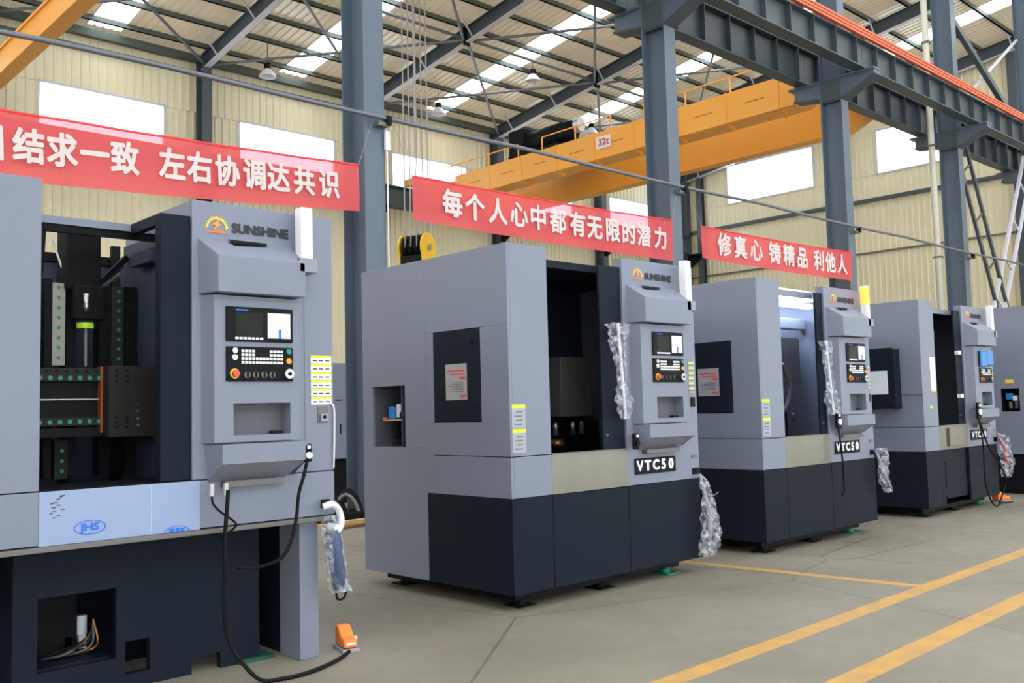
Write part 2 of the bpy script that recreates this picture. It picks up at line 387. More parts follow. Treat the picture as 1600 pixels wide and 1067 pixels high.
# wall columns of the far wall
WLAB = ['dark wall column behind the post of the nearest machine', 'dark wall column standing behind the top left corner of the left banner', 'dark wall column between the two left windows, behind the left banner',
        'dark wall column hidden mostly by the leftmost tall column', 'dark wall column above the left end of the middle banner', 'dark wall column behind the right half of the middle banner', 'dark wall column at the far corner of the hall']
for i, x in enumerate(RX):
    t = thing('wall_column', WLAB[i], 'column', (x, YB - .45, 0), 'columns of the far wall')
    m = MB(); zt = zr(YB - .2) + .5; m.box(-.19, .19, -.28, -.25, 0, zt).box(-.19, .19, .25, .28, 0, zt).box(-.012, .012, -.25, .25, 0, zt); m.build('shaft', RAF, t)
    MB().prism([(-.28, 9.6), (-.28, 10.28), (-1.05, 10.28), (-1.05, 10.05)], -.14, .14).box(-.3, .3, -1.1, -.28, 10.28, 10.33).build('corbel', BKM, t)
t = thing('crane_runway_beam', 'dark runway beam on the far wall below the windows, behind the banners', 'beam', (-13, YB - 1.15, 10.33))
MB().box(0, XE + 12, -.2, .2, 0, .03).box(0, XE + 12, -.2, .2, .87, .9).box(0, XE + 12, -.012, .012, .03, .87).build('web', GRD, t)
MB().box(0, XE + 12, -.035, .035, .9, .98).build('rail', BKM, t)

# crane columns: H sections with corbels both ways
CLAB = ['blue-grey steel column left of the frame', 'thick blue-grey steel column rising behind the gap between the two nearest machines', 'blue-grey steel column at the right end of the middle banner',
        'blue-grey steel column at the right end of the right banner', 'blue-grey steel column with the cream pipe along its left side', 'blue-grey steel column at the right edge of the picture', 'blue-grey steel column against the end wall']
for i, x in enumerate(XC):
    if i == 0: continue
    t = thing('crane_column', CLAB[i], 'column', (x, YC, 0), 'tall columns carrying the crane runways')
    m = MB(); zt = zr(YC) + .6
    for y0 in (-.3, .275): m.box(-.185, .185, y0, y0 + .025, 0, zt)
    m.box(-.009, .009, -.275, .275, 0, zt); m.build('shaft', COLM, t)
    MB().box(-.32, .32, -.42, .42, 0, .03).build('base_plate', GRD, t)
    for s, nm in ((-1, 'near'), (1, 'far')):
        m = MB(); yy = lambda v: v * s
        m.prism([(yy(.3), 9.50 if s < 0 else 9.62), (yy(.3), 10.02), (yy(1.2 if s < 0 else 1.05), 10.02), (yy(1.2 if s < 0 else 1.05), 9.92 if s < 0 else 9.72)], -.16, .16, 'x')
        m.box(-.2, .2, min(yy(.3), yy(1.22)), max(yy(.3), yy(1.22)), 10.02, 10.07)
        m.build('corbel', COLM, t)
        za, zb, ye = (9.49, 9.91, 1.24) if s < 0 else (9.61, 9.71, 1.07)
        MB().add([(-.2, yy(.3), za), (.2, yy(.3), za), (.2, yy(ye), zb), (-.2, yy(ye), zb), (-.2, yy(.3), za - .04), (.2, yy(.3), za - .04), (.2, yy(ye), zb - .04), (-.2, yy(ye), zb - .04)],
                 [(0, 1, 2, 3), (7, 6, 5, 4), (0, 4, 5, 1), (1, 5, 6, 2), (2, 6, 7, 3), (3, 7, 4, 0)]).build('corbel_flange', GRD, t)
    MB().box(-.14, .14, -.29, .29, 9.45, 9.49).box(-.16, .16, -.29, .29, 10.02, 10.05).box(-.16, -.14, -.275, .275, 9.49, 10.02).build('stiffener', GRD, t)
# runway beams along the row, one length per bay
for side, yy, lab in ((0, YC - .82, 'near'), (1, YC + .82, 'far')):
    for i in range(len(XC) - 1):
        x0, x1 = XC[i], XC[i + 1]
        BL = ['left of the thick column', 'above the left half of the picture', 'from the second tall column to the third', 'between the third tall column and the cream pipe', 'from the cream pipe to the right edge', 'running on to the end wall']
        t = thing('crane_runway_beam', 'dark plate runway beam on the %s side of the columns, %s' % (lab, BL[i]), 'beam', (x0, yy, 10.08), 'runway beams on the tall columns')
        Lh = x1 - x0; s = .006; H = .74 if side == 0 else .98
        MB().box(s, Lh - s, -.17, .17, 0, .03).box(s, Lh - s, -.17, .17, H - .03, H).box(s, Lh - s, -.01, .01, .03, H - .03).build('girder', GRD, t)
        for k in range(7):
            MB().box(.55 + k * 1.07, .57 + k * 1.07, -.16, -.01, .03, H - .03).build('stiffener', GRD, t)
        MB().box(s, Lh - s, -.035, .035, H, H + .1).build('rail', BKM, t)
t = thing('conductor_rail', 'bright orange-red conductor rails running along the top of the near runway beam', 'conductor rail', (1, YC - 1.02, 10.86))
for k in range(3): MB().box(0, 45, -.05, .05, .0 + .085 * k, .06 + .085 * k).build('bar', CRD, t)
for k in range(15): MB().box(k * 3 + 1, k * 3 + 1.06, -.02, .22, -.05, .25).build('hanger', LIP, t)

# ------------------------------------------------------------------ main crane
t = thing('bridge_crane', 'orange double-girder bridge crane spanning the bay behind the right columns', 'crane', (0, 0, 0))
def girder(x0, x1, zb, zt, y0, y1):
    m = MB(); m.prism([(y0, zt), (y0, zb + .45), (y0 + 1.0, zb), (y1 - 1.6, zb), (y1, zb + .45), (y1, zt)], x0, x1, 'x')
    m.box(x0 - .04, x1 + .04, y0, y1, zt, zt + .02); return m
girder(25.35, 25.85, 10.3, 11.18, 13.1, 32.45).build('girder', CRN, t)
girder(27.95, 28.45, 10.02, 11.25, 13.1, 32.45).build('girder', CRN, t)
for yy, s in ((12.82, 1), (32.75, -1)):
    MB().box(24.7, 29.1, min(yy, yy + s * .5) - .1, max(yy, yy + s * .5) + .1, 11.36, 11.66).box(25.4, 25.8, yy + s * .3, yy + s * .55, 11.0, 11.36).box(28.0, 28.4, yy + s * .3, yy + s * .55, 11.0, 11.36).build('end_carriage', CRN, t)
    zr_ = 11.16 if s > 0 else 11.31
    for xx in (25.2, 28.6): MB().cyl((xx, yy - .05, zr_ + .13), (xx, yy + .05, zr_ + .13), .13, 16).build('wheel', BKM, t)
pn = MB().box(24.92, 24.98, 14.1, 29.7, 10.28, 11.24).build('walkway_panel', CRN, t, .008)
MB().box(24.98, 25.35, 14.1, 29.7, 10.26, 10.30).box(24.98, 25.35, 14.1, 29.7, 11.18, 11.2).build('walkway_deck', CRN, t)
for k in range(9):
    yy = 14.6 + k * 1.85
    MB().box(24.895, 24.92, yy - .02, yy + .02, 10.28, 11.26).build('panel_batten', CRN, t)
    MB().prism([(24.9, 10.27), (25.35, 10.27), (25.35, 10.1)], yy - .03, yy + .03, 'y').build('bracket', CRN, t)
    if k < 8: MB().box(24.915, 24.921, yy + .5, yy + 1.2, 10.75, 10.765).build('vent_slot', BKM, t)
for a, b in ((14.6, 19.8), (21.2, 24.6), (25.9, 30.2)):
    MB().beam((24.95, a, 11.72), (24.95, b, 11.72), .04, .04).build('handrail', CRN, t)
    j = a
    while j <= b: MB().box(24.93, 24.97, j - .02, j + .02, 11.2, 11.72).build('rail_post', CRN, t); j += 1.7
sg = MB().box(24.88, 24.893, 21.18, 21.85, 10.62, 11.05).build('capacity_sign', WH, t)
text('lettering', '32t', .34, RED, sg, (24.875, 21.5, 10.83), (math.pi / 2, 0, -math.pi / 2), 1.1, .012)
t = thing('hoist_trolley', 'black hoist machinery standing on top of the orange bridge crane', 'hoist', (26.6, 25.5, 11.3)); t.scale = (1.15, 1.15, 1.35)
MB().box(-1.1, 1.7, -1.2, 1.2, 0, .16).build('trolley_frame', BKM, t)
MB().cyl((-.6, -.9, .52), (-.6, .6, .52), .32, 24).build('rope_drum', BKM, t, 0, True)
MB().box(-.95, -.2, .6, 1.35, .16, .95).build('gearbox', BKM, t, .05)
MB().cyl((-.7, -1.6, .45), (-.7, -.95, .45), .22, 20).box(-.85, -.5, -1.55, -1.05, .6, .74).build('motor', BKM, t, .02)
MB().cyl((.5, -.4, .6), (.5, .5, .6), .3, 20).box(.2, .8, .5, .9, .16, .8).build('auxiliary_drum', BKM, t, .02)
MB().cyl((-.8, -1.95, .55), (-.8, -1.75, .55), .2, 18).build('brake_disc', SILV, t)
# left crane: a single box girder
t = thing('bridge_crane', 'orange box girder of a crane crossing the top left corner', 'crane', (6.5, 0, 0))
MB().box(0, .36, 13.1, 32.45, 10.07, 10.66).build('girder', CRN, t, .006)
MB().box(-.05, -.0, 13.1, 32.4, 10.62, 10.68).box(.36, .41, 13.1, 32.4, 10.62, 10.68).build('top_flange', CRN, t)
for yy, s in ((12.82, 1), (32.75, -1)): MB().box(-1.0, 1.4, min(yy, yy + s * .5) - .1, max(yy, yy + s * .5) + .1, 11.33, 11.7).box(.05, .31, min(yy + s * .3, yy + s * .55), max(yy + s * .3, yy + s * .55), 10.66, 11.33).build('end_carriage', CRN, t)
# hook block on its ropes
t = thing('crane_hook_block', 'yellow and black hook block hanging on wire ropes above the second machine', 'hook block', (10.62, 13.8, 4.28), rz=math.radians(22))
for yy in (-.26, .22):
    pr = [(math.cos(a) * .27, .27 + math.sin(a) * .27) for a in [math.radians(d) for d in range(-30, 211, 15)]] + [(-.2, -.04), (.2, -.04)]
    MB().prism(pr, yy, yy + .035, 'y').build('side_plate', YLW, t)
for k in range(3):
    yy = -.18 + k * .13
    MB().tube([(0, yy, .27), (0, yy + .02, .27), (0, yy + .05, .27), (0, yy + .08, .27), (0, yy + .1, .27)], [.255, .235, .2, .235, .255], 28).build('sheave', BK, t, 0, True)
MB().box(-.23, .23, -.22, .22, -.04, .12).build('crosshead', BK, t, .02)
MB().cyl((0, -.3, .27), (0, .29, .27), .06, 16).build('axle_pin', SILV, t)
MB().tube(spline([(0, 0, -.04), (0, 0, -.18), (.1, 0, -.28), (.1, 0, -.4), (0, 0, -.47), (-.11, 0, -.42), (-.12, 0, -.32)], 5), [.045] * 30 + [.02], 10).build('hook', BKM, t, 0, True)
for yy in (-.14, -.02, .1):
    for dx in (-.235, .235):
        MB().tube([(dx, yy, .27), (dx * .92, yy, 11.6)], .013, 6).build('wire_rope', ROPE, t)

# ------------------------------------------------------------------ pipes, braces, lamps
t = thing('conduit_pipe', 'long thin grey pipe strung across the columns above the banners', 'pipe', (-6, YC - .42, 6.0))
pts = []
for k in range(0, 105):
    x = k * .5; ph = ((x - 14.24 + 6 + 6) % 7.51) / 7.51; z = .02 + .0022 * x - .035 * math.sin(ph * math.pi) - (.14 * max(0, (11 - x) / 6) if x < 11 else 0)
    pts.append((x, 0, z))
MB().tube(pts, .034, 10).build('tube', TUB, t, 0, True)
for xx in XC[1:]:
    MB().box(xx + 6 + .12, xx + 6 + .2, -.06, .05, -.09, .05).build('clamp', BK, t)
    MB().box(xx + 6 - .02, xx + 6 + .17, -.02, .115, -.11, -.05).build('bracket', LIP, t)
t = thing('downpipe', 'cream downpipe running up the left side of the fourth tall column', 'pipe', (30.40, YC + .44, 0))
MB().cyl((0, 0, 0), (0, 0, 15.5), .1, 16).build('pipe', CREAM, t, 0, True)
for z in (2.5, 6, 9.6, 13): MB().box(-.12, .12, -.12, .12, z, z + .05).build('pipe_clip', LIP, t)
t = thing('cable_drop', 'thin white cable and clips down the edge of the thick column', 'cable', (8.44, YC - .34, 0))
MB().tube([(0, 0, 2.2), (0, 0, 5.9)], .011, 8).build('cable', WH, t)
MB().box(-.04, .04, -.03, .03, 5.55, 5.85).build('junction', WH, t, .01)
def lattice(label, p0, p1, off, m, grp):
    t = thing('column_brace', label, 'brace', p0, grp); a = Vector(p0); b = Vector(p1) - a; d = b.normalized(); nrm = Vector((d.z, 0, -d.x)) * off
    z = Vector((0, 0, 0))
    MB().beam(z, b, .09, .13).build('chord', m, t); MB().beam(nrm, b + nrm, .09, .13).build('chord', m, t)
    k = 1.2
    while k < b.length - .3: MB().beam(d * k, d * k + nrm, .05, .06).build('rung', m, t); k += 1.75
lattice('dark lattice brace leaning down right from the column with the cream pipe', (31.0, YC, 9.9), (36.4, YC, 0), -.85, RAF, 'crossed braces between the last two columns')
lattice('pale lattice brace leaning down left from the right-hand edge column', (38.1, YC, 9.9), (31.6, YC, 0.0), .8, FLG, 'crossed braces between the last two columns')
o = MB().beam((31.1, YC, 14.1), (38.1, YC, 10.9), .16, .2).build('upper_brace', RAF); tag(o, 'dark diagonal brace above the runway beam at the upper right', 'brace')
o = MB().beam((38.1, YC + .2, 15.0), (31.4, YC + .2, 10.8), .07, .08).build('upper_brace', FLG); tag(o, 'thin pale diagonal brace above the runway beam at the upper right', 'brace')
for i, yy in enumerate((15.0, 23.5, 32.4)):
    o = MB().box(-.28, -.25, -.2, .2, 0, zr(yy)).box(-.05, -.02, -.2, .2, 0, zr(yy)).box(-.25, -.05, -.01, .01, 0, zr(yy)).build('wall_column', GRD, loc=(XE - .08, yy, 0))
    tag(o, ['dark end-wall column at the right edge of the picture', 'dark end-wall column behind the tall column at the right banner', 'dark end-wall column nearest the far corner'][i], 'column', 'columns of the end wall')
LL = ['round high-bay lamp under the roof left of the thick column', 'round high-bay lamp just right of the hanging ropes', 'round high-bay lamp beside the long skylight strip', 'round high-bay lamp behind the sign on the orange crane']
for i, p in enumerate(((17.5, 31.77, 14.66), (25.9, 31.9, 14.9), (27.4, 27.45, 15.5), (33.4, 29.6, 14.85))):
    t = thing('high_bay_lamp', LL[i], 'lamp', p, 'lamps hung under the roof'); zt = ztop(p[1]) - p[2] - .02
    MB().cyl((0, 0, .12), (0, 0, zt), .015, 6).build('stem', BK, t)
    MB().cyl((0, 0, 0), (0, 0, .2), .13, 16).build('ballast', BK, t)
    MB().tube([(0, 0, .02), (0, 0, -.08), (0, 0, -.22), (0, 0, -.3)], [.1, .2, .3, .33], 24, False).build('reflector', WH, t, 0, True)
    MB().tube([(0, 0, 0), (0, 0, -.12), (0, 0, -.2)], [.04, .07, .03], 12).build('bulb', WH, t, 0, True)

# ------------------------------------------------------------------ banners
def banner(x0, z00, z01, x1, z10, z11, chars, label, size, sx, skip=0):
    y = YC - .4; t = thing('banner', label, 'banner', (x0, y, z00), 'red slogan banners'); L = x1 - x0
    nx, nz = 60, 6; vs = []; fs = []
    def wav(u, v): return .02 * math.sin(u * L * 2.1) * math.sin(v * 3) + .012 * math.sin(u * L * 5.3 + v * 2)
    for i in range(nx + 1):
        u = i / nx
        for j in range(nz + 1):
            v = j / nz; zb = z00 + (z10 - z00) * u; zt = z01 + (z11 - z01) * u
            vs.append((u * L, wav(u, v), zb + (zt - zb) * v - z00 - .03 * math.sin(u * math.pi)))
    for i in range(nx):
        for j in range(nz): a = i * (nz + 1) + j; fs.append((a, a + nz + 1, a + nz + 2, a + 1))
    cl = MB().add(vs, fs).build('cloth', BAN, t, 0, False)
    for p in cl.data.polygons: p.use_smooth = True
    hm = MB(); top = [(vs[i * (nz + 1) + nz][0], vs[i * (nz + 1) + nz][1], vs[i * (nz + 1) + nz][2]) for i in range(nx + 1)]
    hm.tube(top, .016, 6).build('top_hem', BAN, t)
    slope = ((z10 + z11) - (z00 + z01)) / 2 / L
    tr = [(c, cx - x0) for c, cx in chars]
    gap = min(b[1] - a[1] for a, b in zip(tr, tr[1:])) * 1.2; words = [[tr[0]]]
    for a, b in zip(tr, tr[1:]):
        if b[1] - a[1] > gap: words.append([])
        words[-1].append(b)
    for wd in words: text('lettering', '', size, BTX, t, (0, -.035, (z01 - z00) / 2 - .03), (math.pi / 2, -math.atan(slope), 0), sx, 0.014, .001, wd)
    for u, zz in ((0, z01), (1, z11)):
        MB().tube([(u * L, 0, zz - z00), (u * L + (.3 if u else -.3), .05, zz - z00 + .75)], .0035, 5).build('tie_cord', ROPE, t)
banner(2.2, 4.26, 5.08, 7.87, 4.525, 5.22, list(zip('团结求一致左右协调达共识', [2.9, 3.327, 3.691, 4.065, 4.424, 5.023, 5.391, 5.774, 6.174, 6.532, 6.935, 7.345])), 'red cloth banner at upper left, cut by the picture edge, in white characters', .42, .84)
banner(8.87, 4.52, 5.21, 15.47, 4.46, 5.29, list(zip('每个人心中都有无限的潜力', [9.643, 10.12, 10.632, 11.122, 11.586, 12.084, 12.604, 13.058, 13.565, 14.035, 14.501, 15.025])), 'middle red cloth banner with twelve white characters, above the second machine', .46, .93)
banner(16.47, 4.62, 5.29, 22.98, 4.62, 5.35, list(zip('修真心铸精品利他人', [17.247, 17.858, 18.492, 19.263, 19.875, 20.481, 21.263, 21.827, 22.411])), 'right-hand red cloth banner, smallest of the three, above the third machine', .52, 1.0)
# ================================================================== machines
def logo(parent, x, z, y=-.004, s=1.):
    """toothed half-ring sun with a bolt, then the word"""
    R1, R2 = .056 * s, .076 * s; m = MB(); n = 26
    ring = []
    for k in range(n):
        a0 = math.pi * k / n; a1 = math.pi * (k + 1) / n; r = R2 if k % 2 else R2 - .009 * s
        m.add([(R1 * math.cos(a0), 0, R1 * math.sin(a0)), (r * math.cos(a0), 0, r * math.sin(a0)), (r * math.cos(a1), 0, r * math.sin(a1)), (R1 * math.cos(a1), 0, R1 * math.sin(a1))], [(0, 1, 2, 3)])
    m.build('sun_emblem', ORY, parent, loc=(x, y, z))
    MB().prism([(.012, .058), (-.03, .022), (-.008, .022), (-.022, -.012), (.03, .03), (.006, .03), (.02, .058)], 0, -.001, 'y').build('bolt_emblem', ORG, parent, loc=(x, y, z))
    MB().prism([(-.078, -.026), (-.05, -.012), (-.015, -.013), (0, -.004), (.02, -.012), (.05, -.015), (.08, -.028)], 0, -.001, 'y').build('horizon_emblem', ORR, parent, loc=(x, y, z))
    text('wordmark', 'SUNSHINE', .078 * s, INK, parent, (x + .098 * s, y - .001, z + .012), (math.pi / 2, 0, 0), 1.06, .004, .0008, centre=False)
def warn_strip(parent, x0, x1, z0, z1, n, y=-.002, paper=None):
    h = (z1 - z0) / n
    for k in range(n):
        o = MB().box(x0, x1, y - .002, y, z0 + k * h, z0 + (k + 1) * h - .002).build('warning_label', paper or PAPER, parent)
        MB().box(x0, x1, y - .003, y - .002, z0 + (k + .68) * h, z0 + (k + 1) * h - .002).build('label_heading', YEL, o)
        m = MB()
        for q in range(3):
            u = x0 + (x1 - x0) * (.1 + .3 * q); m.box(u, u + (x1 - x0) * .2, y - .003, y - .002, z0 + (k + .28) * h, z0 + (k + .42) * h)
        m.build('label_print', INK, o)
def pod(t, x0, x1, sx0, y=-.1, lit=False, covered=False, hoodtop=2.62):
    """operator console: hood, panel body with recess, screen, keyboard, chamfered foot"""
    # hood
    MB().add([(x0 - .02, 0, 2.28), (x1 + .005, 0, 2.28), (x1 + .005, 0, hoodtop), (x0 - .02, 0, hoodtop),
              (x0 + .03, -.17, 2.28), (x1 + .005, -.17, 2.28), (x1 + .005, -.17, 2.50), (x0 + .03, -.17, 2.50)],
             [(3, 2, 6, 7), (4, 7, 6, 5), (0, 3, 7, 4), (1, 5, 6, 2), (0, 4, 5, 1)]).build('console_hood', G, t, .006)
    MB().add([(x0 + .16, -.02, hoodtop - .012), (x0 + .42, -.02, hoodtop - .012), (x0 + .42, -.035, hoodtop - .024), (x0 + .19, -.055, hoodtop - .038)], [(0, 1, 2, 3)]).add(
             [(x0 + .16, -.018, hoodtop + .004), (x0 + .42, -.018, hoodtop + .004), (x0 + .42, -.035, hoodtop - .012), (x0 + .19, -.055, hoodtop - .026)], [(0, 1, 2, 3)]).build('hood_slot', BK, t)
    # body with a recess
    nx0, nx1, nz0, nz1 = sx0 + .05, min(x1 - .035, sx0 + .43), 1.435, 1.625
    b = MB(); yb = y
    prof = lambda a0, a1, z0, z1, f=0: b.add([(a0, 0, z0), (a1, 0, z0), (a1, 0, z1), (a0, 0, z1), (a0 + f, yb, z0), (a1, yb, z0), (a1, yb, z1), (a0 + f, yb, z1)],
        [(0, 1, 2, 3), (7, 6, 5, 4), (0, 4, 5, 1), (3, 2, 6, 7), (0, 3, 7, 4), (1, 5, 6, 2)])
    prof(x0, nx0, 1.395, 2.27, .035); prof(nx1, x1, 1.395, 2.27); prof(nx0, nx1, 1.395, nz0); prof(nx0, nx1, nz1, 2.27)
    b.build('console_body', G, t)
    MB().box(nx0, nx1, -.004, 0, nz0, nz1).build('recess_back', RB, t)
    MB().box(nx1 - .1, nx1 - .03, -.06, -.02, nz0, nz0 + .02).build('eraser_block', BK, t)
    # foot
    MB().add([(x0 + .02, 0, 1.385), (x1 + .02, 0, 1.385), (x0 + .06, -.15, 1.385), (x1 + .02, -.15, 1.385),
              (x0 + .06, -.15, 1.275), (x1 + .02, -.15, 1.275), (x0 + .04, 0, 1.17), (x1 - .0, 0, 1.17)],
             [(0, 1, 3, 2), (2, 3, 5, 4), (0, 2, 4, 6), (1, 7, 5, 3)]).build('console_foot', G, t)
    MB().add([(x0 + .06, -.15, 1.275), (x1 + .02, -.15, 1.275), (x1 - .06, -.0, 1.165), (x0 + .04, -.0, 1.165),
              (x0 + .06, -.15, 1.271), (x1 + .02, -.15, 1.271), (x1 - .06, -.0, 1.161), (x0 + .04, -.0, 1.161)],
             [(0, 1, 2, 3), (7, 6, 5, 4), (0, 4, 5, 1), (1, 5, 6, 2), (3, 7, 4, 0)]).build('foot_underside', CON, t)
    MB().box(x0 + .12, x1 - .1, -.06, 0, 1.13, 1.165).build('cable_tray', LIP, t)
    # screen
    s1 = sx0 + .445
    q = MB().box(sx0, s1, y - .014, y, 1.995, 2.205).build('display_unit', BK, t, .006)
    yq = y - .0145
    MB().box(sx0 + .055, sx0 + .235, yq - .001, yq, 2.03, 2.17).build('screen', SCRN, q)
    MB().box(sx0 + .06, sx0 + .14, yq - .002, yq, 2.18, 2.19).build('maker_strip', BLU, q)
    MB().box(sx0 + .27, s1 - .02, yq - .001, yq, 2.02, 2.175).build('key_field', PAPER, q)
    kk = MB()
    for r in range(4):
        for c in range(5): kk.box(sx0 + .278 + c * .029, sx0 + .300 + c * .029, yq - .003, yq - .001, 2.085 + r * .022, 2.10 + r * .022)
    kk.build('keys', WH, q); MB().box(sx0 + .345, sx0 + .36, yq - .004, yq - .001, 2.02, 2.075).build('key_gap', BLU, q)
    kk = MB()
    for c in range(7): kk.box(sx0 + .055 + c * .027, sx0 + .076 + c * .027, yq - .003, yq, 2.008, 2.022)
    kk.build('soft_keys', WH, q)
    # keyboard / switches
    q = MB().box(sx0, s1, y - .014, y, 1.755, 1.965).build('operator_panel', BK, t, .006)
    kk = MB()
    for r in range(4):
        for c in range(12):
            if r > 1 and 4 <= c <= 7: continue
            kk.box(sx0 + .095 + c * .0235, sx0 + .113 + c * .0235, yq - .003, yq, 1.862 + r * .023, 1.877 + r * .023)
    kk.build('button_rows', WH, q)
    MB().cyl((sx0 + .05, yq, 1.802), (sx0 + .05, yq - .006, 1.802), .03).build('stop_collar', YLW, q)
    MB().cyl((sx0 + .05, yq - .006, 1.802), (sx0 + .05, yq - .03, 1.802), .021).build('emergency_stop', RED, q, .003)
    MB().cyl((sx0 + .41, yq, 1.802), (sx0 + .41, yq - .018, 1.802), .032).build('hand_dial', SILV, q, .003)
    MB().cyl((sx0 + .41, yq - .018, 1.802), (sx0 + .41, yq - .024, 1.802), .012).build('dial_knob', BK, q)
    for dx, dz, mm, nm in ((.05, 1.9, WH, 'white_button'), (.05, 1.94, SILV, 'key_switch'), (.41, 1.94, GRN, 'green_button'), (.41, 1.88, ORG, 'orange_button')):
        MB().cyl((sx0 + dx, yq, dz), (sx0 + dx, yq - .012, dz), .017).build(nm, mm, q)
    for k in range(4): 
        o = MB().cyl((sx0 + .13 + .055 * k, yq, 1.795), (sx0 + .13 + .055 * k, yq - .01, 1.795), .02).build('rotary_switch', LIP, q)
        MB().box(sx0 + .126 + .055 * k, sx0 + .134 + .055 * k, yq - .02, yq - .01, 1.778, 1.812).build('pointer', BK, o)
    if covered:
        m = MB(); m.box(sx0 - .01, sx0 + .2, y - .05, y - .016, 1.98, 2.2).box(sx0 + .21, s1 + .01, y - .045, y - .016, 2.0, 2.21)
        m.build('blue_screen_cover', CYN, t, .02)
def beacon(t, x, z0, z1, lit=False):
    MB().box(x - .03, x + .1, -.17, -.01, z0 - .09, z0).build('beacon_bracket', CON, t, .004)
    if lit:
        MB().box(x, x + .085, -.14, -.06, z0, z0 + .17).build('beacon_lower', WH, t, .008)
        MB().box(x, x + .085, -.14, -.06, z0 + .17, z1).build('beacon_lens', BEAC, t, .008)
        MB().box(x, x + .085, -.142, -.058, z1, z1 + .012).build('beacon_cap', WH, t)
    else: MB().box(x, x + .085, -.14, -.06, z0, z1).build('signal_beacon', WH, t, .008)
def plate_text(t, s, x0, x1, z0, z1):
    q = MB().box(x0, x1, -.012, 0, z0, z1).build('model_plate', BK, t, .003)
    text('lettering', s, (z1 - z0) * .86, WH, q, ((x0 + x1) / 2, -.0135, (z0 + z1) / 2), (math.pi / 2, 0, 0), 1.14, .006, .001, track=list(zip(s, [-.225, -.115, .0, .108, .215])))

